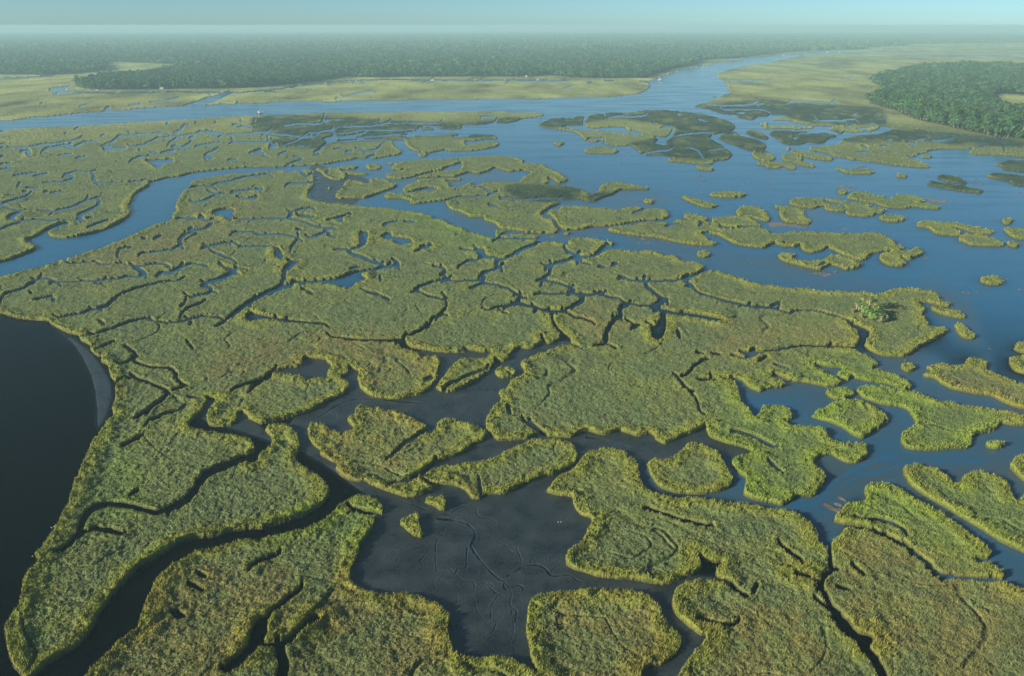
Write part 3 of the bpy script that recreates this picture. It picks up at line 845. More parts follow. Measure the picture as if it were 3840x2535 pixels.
def ground(u, v, z=0.0):
    """survey coordinate -> world x, y on the level z (the survey was made from the aircraft)"""
    x = (np.asarray(u, float) - 1920.0) / FPX
    y = -(np.asarray(v, float) - 1267.5) / FPX
    dz = -ST + y * CT
    dy = CT + y * ST
    s = (CAM_H - z) / np.maximum(-dz, 1e-4)
    return s * x, s * dy


def t2g(tile, x, y, z=0.0):
    ox, oy, s = TILES[tile]
    X, Y = ground(ox + x * s, oy + y * s, z)
    return float(X), float(Y)


def parse(txt):
    out = []
    for ln in txt.strip().splitlines():
        tk = ln.split()
        kind, i, w, tile, pts = tk[0], 1, 0.0, None, []
        for t in tk[1:]:
            if t in TILES:
                tile = TILES[t]
                tsc = tile[2]
            elif ',' in t:
                a, b = t.split(',')
                pts.append((tile[0] + float(a) * tile[2], tile[1] + float(b) * tile[2]))
            else:
                w = float(t) * tsc
        out.append((kind, w, np.array(pts)))
    return out


def smooth(p, closed, n=4, k=0.4):
    N = len(p)
    if N < 3:
        return p
    res = []
    rng = range(N if closed else N - 1)
    for i in rng:
        if closed:
            a, b, c, d = p[(i - 1) % N], p[i], p[(i + 1) % N], p[(i + 2) % N]
        else:
            a, b, c, d = p[max(i - 1, 0)], p[i], p[i + 1], p[min(i + 2, N - 1)]
        L = np.hypot(*(c - b)) + 1e-9
        m1, m2 = (c - a) * k, (d - b) * k
        for m in (m1, m2):
            q = np.hypot(*m)
            if q > L:
                m *= L / q
        for j in range(n):
            t = j / n
            h1 = 2 * t ** 3 - 3 * t ** 2 + 1
            h2 = t ** 3 - 2 * t ** 2 + t
            res.append(h1 * b + h2 * m1 + (1 - h1) * c + (t ** 3 - t ** 2) * m2)
    if not closed:
        res.append(p[-1])
    return np.array(res)


def axis(a, b, lo, hi, step, grow=1.07, mx=26):
    mid = np.arange(a, b + step * .5, step)
    left, s, x = [], step, a
    while x > lo:
        s = min(s * grow, mx)
        x -= s
        left.append(x)
    right, s, x = [], step, mid[-1]
    while x < hi:
        s = min(s * grow, mx)
        x += s
        right.append(x)
    return np.array(left[::-1] + list(mid) + right)


# ---- smooth value noise on world coordinates
def vnoise(x, y, seed=0):
    xi, yi = np.floor(x), np.floor(y)
    fx, fy = (x - xi).astype(np.float32), (y - yi).astype(np.float32)
    xi, yi = xi.astype(np.int64), yi.astype(np.int64)
    fx = fx * fx * (3 - 2 * fx)
    fy = fy * fy * (3 - 2 * fy)

    def h(a, b):
        n = (a * 374761393 + b * 668265263 + seed * 974634777) & 0xffffffff
        n = ((n ^ (n >> 13)) * 1274126177) & 0xffffffff
        n = n ^ (n >> 16)
        return (n & 0xffff).astype(np.float32) / 32767.5 - 1
    a = h(xi, yi)
    b = h(xi + 1, yi)
    c = h(xi, yi + 1)
    d = h(xi + 1, yi + 1)
    return (a + (b - a) * fx) + ((c + (d - c) * fx) - (a + (b - a) * fx)) * fy


def fbm(x, y, oct=3, seed=0, gain=.5):
    r, a, t = 0, 1., 0
    for o in range(oct):
        # rotate each octave so that the lattice never shows
        ca, sa = math.cos(.7 + o * 1.1), math.sin(.7 + o * 1.1)
        r = r + a * vnoise(x * ca - y * sa + 13.7 * o, x * sa + y * ca + 5.1 * o, seed + o * 17)
        t += a
        a *= gain
        x = x * 2.03
        y = y * 2.03
    return r / t


def sstep(a, b, x):      # also works with a > b
    t = np.clip((x - a) / (b - a), 0, 1)
    return t * t * (3 - 2 * t)


class Survey:
    def __init__(s, txt, step):
        s.step = step
        s.us = axis(0, 3840, -1500, 5340, step)
        s.vs = axis(V_TOP, 2535, V_TOP, 3250, step)
        s.nu, s.nv = len(s.us), len(s.vs)
        s.U, s.V = np.meshgrid(s.us, s.vs)
        s.items = parse(txt)
        X, Y = ground(s.U, s.V)
        s.X, s.Y = X.astype(np.float32), Y.astype(np.float32)
        s.px = (np.hypot(np.hypot(s.X, s.Y), CAM_H) / FPX).astype(np.float32)   # metres per survey unit

    def box(s, p, pad=0):
        i0, i1 = np.searchsorted(s.us, [p[:, 0].min() - pad, p[:, 0].max() + pad])
        j0, j1 = np.searchsorted(s.vs, [p[:, 1].min() - pad, p[:, 1].max() + pad])
        return max(i0, 0), min(i1 + 1, s.nu), max(j0, 0), min(j1 + 1, s.nv)

    def inside(s, p):
        """even-odd fill by scanline"""
        i0, i1, j0, j1 = s.box(p)
        m = np.zeros((j1 - j0, i1 - i0), bool)
        us = s.us[i0:i1]
        a, b = p, np.roll(p, -1, 0)
        for r, v in enumerate(s.vs[j0:j1]):
            c = (a[:, 1] > v) != (b[:, 1] > v)
            if not c.any():
                continue
            x = a[c, 0] + (v - a[c, 1]) / (b[c, 1] - a[c, 1]) * (b[c, 0] - a[c, 0])
            x.sort()
            m[r] = np.searchsorted(x, us) % 2 == 1
        return (slice(j0, j1), slice(i0, i1)), m

    def line(s, p, w, taper=False):
        """coverage of a band of half width w/2 round the polyline"""
        pad = w + s.step * 2
        i0, i1, j0, j1 = s.box(p, pad)
        U, V = s.U[j0:j1, i0:i1], s.V[j0:j1, i0:i1]
        d = np.full(U.shape, 1e9)
        seg = np.hypot(*(p[1:] - p[:-1]).T)
        arc = np.concatenate([[0], np.cumsum(seg)]) / max(seg.sum(), 1e-6)
        for i, (a, b) in enumerate(zip(p[:-1], p[1:])):
            q0, q1, r0, r1 = s.box(np.array([a, b]), pad)
            q0, q1, r0, r1 = max(q0 - i0, 0), q1 - i0, max(r0 - j0, 0), r1 - j0
            u, v = U[r0:r1, q0:q1], V[r0:r1, q0:q1]
            ex, ey = b - a
            L2 = ex * ex + ey * ey + 1e-9
            t = np.clip(((u - a[0]) * ex + (v - a[1]) * ey) / L2, 0, 1)
            dd = np.hypot(u - a[0] - t * ex, v - a[1] - t * ey)
            if taper:           # a creek narrows towards its ends
                s_ = arc[i] + (arc[i + 1] - arc[i]) * t
                dd = dd + w * .5 * (1 - np.minimum(1, .38 + 2.6 * np.minimum(s_, 1 - s_)))
            d[r0:r1, q0:q1] = np.minimum(d[r0:r1, q0:q1], dd)
        return (slice(j0, j1), slice(i0, i1)), d

    def zone(s, kind, blur=0):
        m = np.zeros((s.nv, s.nu), np.float32)
        for k, w, p in s.items:
            if k == kind:
                sl, q = s.inside(smooth(p, True))
                m[sl] = np.maximum(m[sl], q)
        return s.blur(m, blur)

    def blur(s, m, r, it=2):
        for _ in range(it if r else 0):
            for ax in (0, 1):
                c = np.cumsum(np.insert(np.pad(m, [(r, r) if a == ax else (0, 0) for a in (0, 1)], mode='edge'), 0, 0, axis=ax), axis=ax, dtype=np.float64)
                n = m.shape[ax]
                hi = np.take(c, np.arange(2 * r + 1, 2 * r + 1 + n), axis=ax)
                lo = np.take(c, np.arange(n), axis=ax)
                m = ((hi - lo) / (2 * r + 1)).astype(np.float32)
        return m

    def land(s, creeks=True):
        m = np.ones((s.nv, s.nu), np.float32)
        for kind in 'WGP':
            for k, w, p in s.items:
                if k == kind:
                    sl, q = s.inside(smooth(p, True))
                    m[sl][q] = 1. if kind == 'G' else 0.
        m = s.blur(m, 1, 1)
        if not creeks:
            return m
        cr = np.ones_like(m)
        for k, w, p in s.items:
            if k == 'L':
                q = smooth(p, False, 6)
                for e0, e1 in ((0, 2), (-1, -3)):          # let it die out in a thin crooked tail
                    if len(q) > 3:
                        t = (q[e0] - q[e1])
                        L = min(np.hypot(*(q[-1] - q[0])) * .3, 22)
                        t *= L / (np.hypot(*t) + 1e-6)
                        n = np.array([-t[1], t[0]]) * (.5 if (int(p[0][0]) % 2) else -.5)
                        tail = np.array([q[e0] + t * .5 + n * .3, q[e0] + t + n])
                        q = np.concatenate([tail[::-1], q]) if e0 == 0 else np.concatenate([q, tail])
                q = q + np.stack([fbm(q[:, 0] / 26, q[:, 1] / 16, 2, 5), .6 * fbm(q[:, 0] / 26, q[:, 1] / 16, 2, 6)], 1) * 5.0
                sl, d = s.line(q, w, True)
                # a creek keeps its width on the ground; narrow ones taper at their ends
                cov = np.clip(.5 + (w * .5 + CREEK_PAD - d) / s.step, 0, 1)
                cr[sl] = np.minimum(cr[sl], 1 - cov)
        return np.minimum(m, cr)

    def bank(s, m, height):
        """the survey saw near banks at the top of the grass and far banks at the waterline:
        move every near bank towards the camera by what the grass hides"""
        n = height / s.px / s.step                       # rows hidden, per vertex
        out = m.copy()
        for k in range(1, int(math.ceil(n.max())) + 1):
            sh = np.empty_like(m)
            sh[k:] = m[:-k]
            sh[:k] = 1
            w = np.clip(n - (k - 1), 0, 1)
            out = np.minimum(out, sh * w + (1 - w))
        return out

    def distance(s, m, reach=32):
        """signed ground distance to the waterline, positive on land (jump flooding)"""
        X, Y = s.X, s.Y
        sx = np.full(X.shape, 1e9, np.float32)
        sy = np.full(X.shape, 1e9, np.float32)
        g = m - .5
        for ax in (0, 1):
            a = [slice(None), slice(None)]
            b = [slice(None), slice(None)]
            a[ax] = slice(0, -1)
            b[ax] = slice(1, None)
            a, b = tuple(a), tuple(b)
            c = (g[a] > 0) != (g[b] > 0)
            t = g[a] / (g[a] - g[b] + 1e-9)
            cx = X[a] + (X[b] - X[a]) * t
            cy = Y[a] + (Y[b] - Y[a]) * t
            for q in (a, b):
                vx, vy = sx[q], sy[q]
                dn = (cx - X[q]) ** 2 + (cy - Y[q]) ** 2
                do = (vx - X[q]) ** 2 + (vy - Y[q]) ** 2
                k = c & (dn < do)
                vx[k] = cx[k]
                vy[k] = cy[k]
        best = (sx - X) ** 2 + (sy - Y) ** 2
        st = reach
        while st >= 1:
            for dj in (-st, 0, st):
                for di in (-st, 0, st):
                    if not (di or dj):
                        continue
                    dst = (slice(max(dj, 0), s.nv + min(dj, 0)), slice(max(di, 0), s.nu + min(di, 0)))
                    src = (slice(max(-dj, 0), s.nv + min(-dj, 0)), slice(max(-di, 0), s.nu + min(-di, 0)))
                    qx, qy = sx[src], sy[src]
                    d = (qx - X[dst]) ** 2 + (qy - Y[dst]) ** 2
                    k = d < best[dst]
                    best[dst][k] = d[k]
                    sx[dst][k] = qx[k]
                    sy[dst][k] = qy[k]
            st //= 2
        d = np.sqrt(np.minimum(best, 1e6))
        return np.where(g > 0, d, -d).astype(np.float32)

# =====================================================================================
# 3. helpers: materials, meshes, tags
# =====================================================================================
def tag(o, label=None, cat=None, group=None, kind=None):
    if label:
        o['label'] = label
    if cat:
        o['category'] = cat
    if group:
        o['group'] = group
    if kind:
        o['kind'] = kind
    return o


def link(name, data, parent=None):
    o = bpy.data.objects.new(name, data)
    sc.collection.objects.link(o)
    if parent is not None:
        o.parent = parent
    return o


def empty(name, loc, rz=0.0, s=1.0):
    o = link(name, None)
    o.location = loc
    o.rotation_euler = (0, 0, rz)
    o.scale = (s, s, s)
    return o


def np_mesh(name, co, faces, mat, smooth=True, attrs=None):
    """co (n,3) float, faces (m,k) int, attrs {name: (n,4) colour or (n,) float}"""
    me = bpy.data.meshes.new(name)
    n, (m, k) = len(co), faces.shape
    me.vertices.add(n)
    me.vertices.foreach_set('co', np.ascontiguousarray(co, np.float32).ravel())
    me.loops.add(m * k)
    me.loops.foreach_set('vertex_index', np.ascontiguousarray(faces, np.int32).ravel())
    me.polygons.add(m)
    me.polygons.foreach_set('loop_start', np.arange(0, m * k, k, dtype=np.int32))
    me.update(calc_edges=True)
    me.polygons.foreach_set('use_smooth', np.full(m, smooth))
    for an, av in (attrs or {}).items():
        if av.ndim == 2:
            at = me.attributes.new(an, 'FLOAT_COLOR', 'POINT')
            at.data.foreach_set('color', np.ascontiguousarray(av, np.float32).ravel())
        else:
            at = me.attributes.new(an, 'FLOAT', 'POINT')
            at.data.foreach_set('value', np.ascontiguousarray(av, np.float32))
    if mat is not None:
        me.materials.append(mat)
    return me


class Nodes:
    def __init__(s, name):
        s.m = bpy.data.materials.new(name)
        s.m.use_nodes = True
        s.t = s.m.node_tree
        s.p = s.t.nodes['Principled BSDF']

    def n(s, typ, **kw):
        nd = s.t.nodes.new(typ)
        for k, v in kw.items():
            if k in nd.inputs:
                nd.inputs[k].default_value = v
            else:
                setattr(nd, k, v)
        return nd

    def l(s, a, b):
        s.t.links.new(a, b)

    def noise(s, scale, detail=2, rough=.5, vec=None):
        nd = s.n('ShaderNodeTexNoise')
        nd.inputs['Scale'].default_value = scale
        nd.inputs['Detail'].default_value = detail
        nd.inputs['Roughness'].default_value = rough
        if vec is not None:
            s.l(vec, nd.inputs['Vector'])
        return nd.outputs['Fac']

    def pos(s):
        return s.n('ShaderNodeNewGeometry').outputs['Position']

    def ramp(s, fac, stops):
        nd = s.n('ShaderNodeValToRGB')
        while len(nd.color_ramp.elements) < len(stops):
            nd.color_ramp.elements.new(.5)
        for el, (p, c) in zip(nd.color_ramp.elements, stops):
            el.position = p
            el.color = (c, c, c, 1) if not hasattr(c, '__len__') else tuple(c) + (1,)
        s.l(fac, nd.inputs[0])
        return nd.outputs[0]

    def mul(s, a, b, fac=1.0):
        nd = s.n('ShaderNodeMix', data_type='RGBA', blend_type='MULTIPLY')
        nd.inputs[0].default_value = fac
        s.l(a, nd.inputs[6])
        if hasattr(b, '__len__'):
            nd.inputs[7].default_value = tuple(b) + (1,)
        else:
            s.l(b, nd.inputs[7])
        return nd.outputs[2]

    def mix(s, f, a, b):
        nd = s.n('ShaderNodeMix', data_type='RGBA')
        s.l(f, nd.inputs[0])
        for i, q in ((6, a), (7, b)):
            if hasattr(q, '__len__'):
                nd.inputs[i].default_value = tuple(q) + (1,)
            else:
                s.l(q, nd.inputs[i])
        return nd.outputs[2]

    def bump(s, h, strength, dist):
        nd = s.n('ShaderNodeBump')
        nd.inputs['Strength'].default_value = strength
        nd.inputs['Distance'].default_value = dist
        s.l(h, nd.inputs['Height'])
        s.l(nd.outputs[0], s.p.inputs['Normal'])


def simple(name, col, rough=.7, var=.25, scale=2.0, metal=0.0):
    q = Nodes(name)
    f = q.noise(scale, 3)
    c = q.ramp(f, [(.3, tuple(x * (1 - var) for x in col)), (.7, tuple(min(1, x * (1 + var)) for x in col))])
    q.l(c, q.p.inputs['Base Color'])
    q.p.inputs['Roughness'].default_value = rough
    q.p.inputs['Metallic'].default_value = metal
    return q.m


def tinted(name, scale, lo, hi, rough=.85, bump=None, spec=.2, attr='tint'):
    q = Nodes(name)
    at = q.n('ShaderNodeAttribute', attribute_name=attr)
    f = q.noise(scale, 3, .6, q.pos())
    c = q.mul(at.outputs['Color'], q.ramp(f, [(.28, lo), (.72, hi)]))
    q.l(c, q.p.inputs['Base Color'])
    q.p.inputs['Roughness'].default_value = rough
    q.p.inputs['Specular IOR Level'].default_value = spec
    if bump:
        q.bump(q.noise(bump[0], 3, .6, q.pos()), bump[1], bump[2])
    return q.m


# ---- grass
MAT_GRASS = tinted('marsh_grass', 2.9, .66, 1.32, .8, (1.6, .9, .6))
MAT_BLADE = tinted('grass_blades', .9, .75, 1.25, .7)
MAT_LEAF = tinted('tree_foliage', .35, .65, 1.35, .75)
MAT_BARK = simple('bark', (.16, .12, .09), .9)
MAT_PBARK = simple('palm_bark', (.42, .34, .25), .9, .2, 6)

# ---- mud: dark, wet, half glossy
q = Nodes('wet_mud')
at = q.n('ShaderNodeAttribute', attribute_name='tint')
big = q.noise(.12, 4, .55, q.pos())
fine = q.noise(1.7, 5, .65, q.pos())
c = q.mul(at.outputs['Color'], q.ramp(big, [(.3, .55), (.7, 1.5)]))
c = q.mul(c, q.ramp(fine, [(.3, .6), (.7, 1.45)]))
q.l(c, q.p.inputs['Base Color'])
q.l(q.ramp(big, [(.35, .22), (.65, .48)]), q.p.inputs['Roughness'])
q.p.inputs['Specular IOR Level'].default_value = .6
q.bump(q.noise(1.3, 6, .68, q.pos()), .9, .16)
MAT_MUD = q.m

# ---- water
q = Nodes('creek_water')
at = q.n('ShaderNodeAttribute', attribute_name='shoal')
mp = q.n('ShaderNodeMapping')
mp.inputs['Scale'].default_value = (.010, .045, 1)
mp.inputs['Rotation'].default_value = (0, 0, math.radians(-12))
q.l(q.pos(), mp.inputs['Vector'])
streak = q.noise(1.0, 5, .6, mp.outputs[0])
sh = q.n('ShaderNodeMath', operation='MULTIPLY')
q.l(at.outputs['Fac'], sh.inputs[0])
q.l(q.ramp(streak, [(.3, .55), (.7, 1.0)]), sh.inputs[1])
dk = q.n('ShaderNodeAttribute', attribute_name='painted_dark')
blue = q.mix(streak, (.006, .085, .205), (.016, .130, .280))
base = q.mix(dk.outputs['Fac'], blue, (.001, .002, .004))  # lens falloff and bank shade painted in: blue pulled towards black
sp = q.n('ShaderNodeMapRange')
sp.inputs[3].default_value = .5
sp.inputs[4].default_value = .06  # reflection cut where the darkness is painted, as a polariser does
q.l(dk.outputs['Fac'], sp.inputs[0])
q.l(sp.outputs[0], q.p.inputs['Specular IOR Level'])
c = q.mix(sh.outputs[0], base, (.050, .078, .100))
q.l(c, q.p.inputs['Base Color'])
q.l(q.ramp(streak, [(.35, .05), (.65, .26)]), q.p.inputs['Roughness'])
q.p.inputs['IOR'].default_value = 1.33
rp = q.n('ShaderNodeMapping')
rp.inputs['Scale'].default_value = (.55, 1.1, 1)
rp.inputs['Rotation'].default_value = (0, 0, math.radians(15))
q.l(q.pos(), rp.inputs['Vector'])
q.bump(q.noise(1.0, 4, .6, rp.outputs[0]), .22, .25)
MAT_WATER = q.m

# =====================================================================================
# 4. terrain from the survey
# =====================================================================================
S = Survey(MAP, 2.4)
X, Y = S.X, S.Y
px = S.px
R3 = np.hypot(X, Y)
dep_cell = S.step * px / np.maximum(CAM_H / np.hypot(R3, CAM_H), 1e-3)     # depth of one survey cell on the ground
mask = S.bank(S.land(), .95)
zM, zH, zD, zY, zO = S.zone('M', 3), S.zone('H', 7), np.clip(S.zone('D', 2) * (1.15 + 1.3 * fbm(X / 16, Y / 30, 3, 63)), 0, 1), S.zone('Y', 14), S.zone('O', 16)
zB = S.zone('B', 1)
zK = S.zone('K', 10)
zT = np.zeros_like(zM)
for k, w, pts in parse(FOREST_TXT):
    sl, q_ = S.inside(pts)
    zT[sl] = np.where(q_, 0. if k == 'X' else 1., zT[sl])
sd = S.distance(mask, 32)
sd_open = S.distance(S.bank(S.land(False), .95), 32)
wob = .55 * fbm(X / 2.6, Y / 2.6, 2, 3) + .24 * vnoise(X / .85, Y / .85, 9)
lim = np.clip(np.abs(sd) * .9 + .12, 0, 1)
sdn = sd + wob * lim + .9 * fbm(X / 9, Y / 9, 2, 5) * np.clip((np.abs(sd) - .8) / 3, 0, 1)
inner = S.U.size


def wl(lam):            # fade relief whose wavelength the grid cannot carry
    return np.clip(lam / (1.3 * dep_cell), 0.12, 1).astype(np.float32)


def grid_mesh(name, keep, Z, mat, attrs, smooth=True):
    """keep: (nv,nu) bool per vertex; a cell is built when any of its corners is kept"""
    c = keep[:-1, :-1] | keep[1:, :-1] | keep[:-1, 1:] | keep[1:, 1:]
    idx = np.arange(S.nu * S.nv).reshape(S.nv, S.nu)
    f = np.stack([idx[1:, :-1][c], idx[1:, 1:][c], idx[:-1, 1:][c], idx[:-1, :-1][c]], 1)
    used = np.zeros(S.nu * S.nv, bool)
    used[f.ravel()] = True
    rm = np.cumsum(used) - 1
    co = np.stack([X.ravel()[used], Y.ravel()[used], Z.ravel()[used]], 1)
    at = {k: (v.reshape(-1, v.shape[-1])[used] if v.ndim == 3 else v.ravel()[used]) for k, v in attrs.items()}
    return np_mesh(name, co, rm[f], mat, smooth, at)


def col(*c):
    return np.array(c, np.float32)


# ---- canopy of the grass
p = sstep(-.05, .55, sdn)
fall = sstep(2.2, 8.0, sd_open + 2.4 * fbm(X / 6, Y / 6, 2, 21))
fall = np.minimum(fall, .72 + .28 * sstep(.8, 4.5, sdn + .8 * vnoise(X / 4, Y / 4, 22)))    # small creeks: hardly any fringe
patch = fbm(X / 28, Y / 28, 3, 31)
Hedge = 1.5 + .3 * vnoise(X / 7, Y / 7, 40) + .38 * vnoise(X / 2.3, Y / 2.3, 41) * wl(2.3)
Hin = .85 + .18 * patch
H = Hedge * (1 - fall) + Hin * fall
clump = .24 * vnoise(X / 1.5, Y / 1.5, 50) * wl(1.5) + .20 * vnoise(X / .85, Y / .85, 54) * wl(.85) + .18 * vnoise(X / .5, Y / .5, 51) * wl(.5)
clump += .30 * fbm(X / 3.6, Y / 3.6, 2, 52) * wl(3.6) + .30 * fbm(X / 11, Y / 11, 2, 53)
H = H + clump * (1.15 - .3 * fall)
# hair-thin drainage gutters wandering through the grass
wx, wy = X + 6 * fbm(X / 15, Y / 15, 2, 81), Y + 6 * fbm(X / 15, Y / 15, 2, 82)
g1, g2 = fbm(wx / 34, wy / 34, 2, 83), fbm(wx / 15, wy / 15, 2, 84)
gut = np.maximum(1 - sstep(.008, .040, np.abs(g1)), .7 * (1 - sstep(.012, .055, np.abs(g2))) * sstep(.0, .35, fbm(X / 60, Y / 60, 2, 85)))
gut *= sstep(.6, 2.0, sdn) * np.clip(.5 + 1.2 * fbm(X / 25, Y / 25, 2, 86), 0, 1)
H = H - .75 * gut
Zc = p * H - .32 * (1 - p)

C = lambda c, w: c[None, None, :] * w[..., None]
mott = fbm(X / 4.5, Y / 4.5, 3, 60)
mott2 = fbm(X / 17, Y / 17, 3, 61)
rust = np.clip(.5 + 1.6 * fbm(X / 6, Y / 6, 3, 62), 0, 1)
wI = np.clip(fall * (1 - .55 * np.clip(mott2 + .1, 0, 1)), 0, 1)
tint = C(col(.178, .212, .036), 1 - wI) + C(col(.128, .176, .072), wI)
wO = np.clip(zO * (.35 + .75 * rust) + .28 * rust * (1 - zY), 0, 1) * .32
tint = tint * (1 - wO[..., None]) + C(col(.270, .180, .045), wO)
wY = .8 * np.clip(zY * (.65 + .5 * mott2), 0, 1) * (1 - .4 * fall)
tint = tint * (1 - wY[..., None]) + C(col(.150, .240, .030), wY)
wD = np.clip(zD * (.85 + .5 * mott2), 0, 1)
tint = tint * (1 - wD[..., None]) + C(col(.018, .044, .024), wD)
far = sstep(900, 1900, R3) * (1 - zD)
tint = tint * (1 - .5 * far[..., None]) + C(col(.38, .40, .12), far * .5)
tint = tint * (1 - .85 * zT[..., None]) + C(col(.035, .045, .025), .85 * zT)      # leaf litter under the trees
wet = np.clip(vnoise(X / 2.2, Y / 2.2, 66) * fall - .55, 0, .4) * 2          # wet hollows between the clumps
flat_m = (fbm(X / 55, Y / 130, 4, 64) + .6 * fbm(X / 220, Y / 300, 3, 65)) * far
tint *= (1 + .8 * flat_m + .16 * mott + .10 * mott2 - .5 * wet - .35 * gut)[..., None]
bank = (1 - sstep(.10, .42, sdn))
tint = tint * (1 - bank[..., None]) + C(col(.040, .036, .028), bank)
tint = np.concatenate([tint, np.ones(tint.shape[:2] + (1,), np.float32)], 2).astype(np.float32)
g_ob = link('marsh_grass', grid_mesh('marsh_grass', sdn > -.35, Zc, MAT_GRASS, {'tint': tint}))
tag(g_ob, 'olive green cordgrass covering the islands and the winding creek banks', 'grass', kind='stuff')

# ---- mud and creek beds
rill = np.zeros_like(sd)
lip = np.zeros_like(sd)
for k, w, pts in S.items:
    w *= 1.6
    if k == 'R':
        ps = smooth(pts, False)
        sl, q_ = S.line(ps, w * 3)
        taper = w * .5
        q_ = q_ + (vnoise(X[sl] / 1.1, Y[sl] / 1.1, 78) + fbm(X[sl] / 3.5, Y[sl] / 3.5, 2, 79) * 2) * w * .2
        q_ = np.abs(q_)
        amp = min(1., w / 8.5) ** 1.6
        rill[sl] = np.maximum(rill[sl], amp * (1 - sstep(taper * .3, taper * 1.0, q_)))
        lip[sl] = np.maximum(lip[sl], np.exp(-((q_ - taper * 1.5) / (taper * .6)) ** 2))
mud_h = .15 + .06 * fbm(X / 14, Y / 14, 3, 70) + .035 * fbm(X / 3, Y / 3, 3, 71) * wl(3)
dend = np.abs(fbm(X / 9, Y / 9, 3, 72))                       # faint branching drainage marks
mud_h -= .07 * (1 - sstep(0, .035, dend)) * sstep(-.1, .3, fbm(X / 40, Y / 40, 2, 76))
mud_h += .06 * np.exp(np.minimum(sdn, 0) / 1.2)
mud_h += (.07 * lip - .36 * rill) * (.75 + .5 * vnoise(X / 2.5, Y / 2.5, 77))
Zb = -.40 * (1 - zM) + mud_h * zM
Zb = np.maximum(Zb, -.5 + (.62 + .3 * fbm(X / 1.5, Y / 1.5, 3, 73)) * sstep(.15, .6, zB + .25 * vnoise(X / 2, Y / 2, 74) * (zB > .05)))
mt = C(col(.022, .030, .036), 1 - zB) + C(col(.17, .135, .10), zB)
mt *= (1 - .65 * rill + .45 * lip * zM)[..., None]
mt = np.concatenate([mt, np.ones(mt.shape[:2] + (1,), np.float32)], 2).astype(np.float32)
low = sdn < 1.2
mud_ob = link('mudflat', grid_mesh('mudflat', low & ((zM > .02) | (zB > .02)), Zb, MAT_MUD, {'tint': mt}))
tag(mud_ob, 'dark wet tidal mud with drainage rills and oyster bars', 'mudflat', kind='structure')

# ---- water
shoal = np.clip(zH * .75 + .9 * np.exp(np.minimum(sdn, 0) / 5.) * zH + zM * .6, 0, 1) * np.clip(.75 + .8 * fbm(X / 30, Y / 30, 4, 80), 0, 1)
shoal *= 1 - .85 * rill
w_ob = link('water', grid_mesh('water', sdn < 1.0, np.zeros_like(X), MAT_WATER, {'shoal': shoal.astype(np.float32), 'painted_dark': np.clip(np.maximum(zK, .5 * np.exp(np.minimum(sdn, 0) / 3.5) * (1 - zH) * sstep(1100, 500, R3)) + .85 * sstep(560, 330, R3) * (1 - zH), 0, 1).astype(np.float32)}))  # darkness painted in: pond zone, shaded creek edges, near water by lens falloff
tag(w_ob, 'blue river and tidal creeks winding through the marsh', 'water', kind='structure')

# ---- the land below and beyond, out to the horizon
q = Nodes('far_land')
f = q.noise(.004, 5, .6, q.pos())
c = q.ramp(f, [(.35, (.030, .060, .034)), (.62, (.060, .090, .040)), (.75, (.16, .17, .08))])
q.l(c, q.p.inputs['Base Color'])
q.p.inputs['Roughness'].default_value = .9
co = np.array([(-60000, -1400, -.9), (60000, -1400, -.9), (60000, 90000, -.9), (-60000, 90000, -.9)], float)
tag(link('ground', np_mesh('ground', co, np.array([[0, 1, 2, 3]]), q.m, False)), 'flat green land reaching the hazy horizon', 'ground', kind='structure')

# ---- grass blades standing out of the canopy (near half of the view)
def blades():
    okc = (S.U > -250) & (S.U < 4090) & (S.V < 2760) & (sdn > .12) & (R3 < 1500)
    prob = np.where(sdn < 1.6, .62, .30) * np.clip(1.4 - R3 / 1200, .30, 1)
    j, i = np.nonzero(okc & (RNG.random(X.shape) < prob))
    n = len(j)
    r = lambda: RNG.random(n).astype(np.float32)
    cw = px[j, i] * 2.4
    bx = X[j, i] + (r() - .5) * cw
    by = Y[j, i] + (r() - .5) * dep_cell[j, i]
    bz = Zc[j, i]
    edge = 1 - fall[j, i]
    hgt = np.maximum((.30 + .45 * r()) * (.75 + .5 * edge), px[j, i] * (1.2 + 1.4 * r()))
    wd = np.maximum(.07 + .10 * r(), px[j, i] * 1.6)
    th = r() * 6.283
    lean = (r() - .3) * .5
    la = r() * 6.283
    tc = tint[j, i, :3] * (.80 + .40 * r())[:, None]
    straw = (r() < (.08 + .08 * edge) * (1 - zD[j, i]))[:, None]
    tc = np.where(straw, tc * .4 + np.array([.21, .19, .085]), tc)
    V = np.empty((n, 3, 3), np.float32)
    V[:, 0, 0] = bx - np.cos(th) * wd
    V[:, 0, 1] = by - np.sin(th) * wd
    V[:, 1, 0] = bx + np.cos(th) * wd
    V[:, 1, 1] = by + np.sin(th) * wd
    V[:, 0:2, 2] = (bz - .25)[:, None]
    V[:, 2, 0] = bx + np.cos(la) * lean * hgt
    V[:, 2, 1] = by + np.sin(la) * lean * hgt
    V[:, 2, 2] = bz + hgt
    cc = np.ones((n, 3, 4), np.float32)
    cc[:, :, :3] = tc[:, None, :]
    cc[:, 2, :3] *= 1.1
    me = np_mesh('cordgrass_blades', V.reshape(-1, 3), np.arange(n * 3).reshape(-1, 3), MAT_BLADE, False, {'tint': cc.reshape(-1, 4)})
    tag(link('cordgrass_blades', me), 'ragged tips of tall cordgrass along the creek banks', 'grass', kind='stuff')
    return n


print('blades', blades())

# =====================================================================================
# 5. trees
# =====================================================================================
def project(x, y, z=0.0):
    X_, Y_, Z_ = np.asarray(x, float), np.asarray(y, float), np.asarray(z, float) - CAM_H
    d = Y_ * CT - Z_ * ST
    up = Y_ * ST + Z_ * CT
    return 1920 + FPX * X_ / d, 1267.5 - FPX * up / d


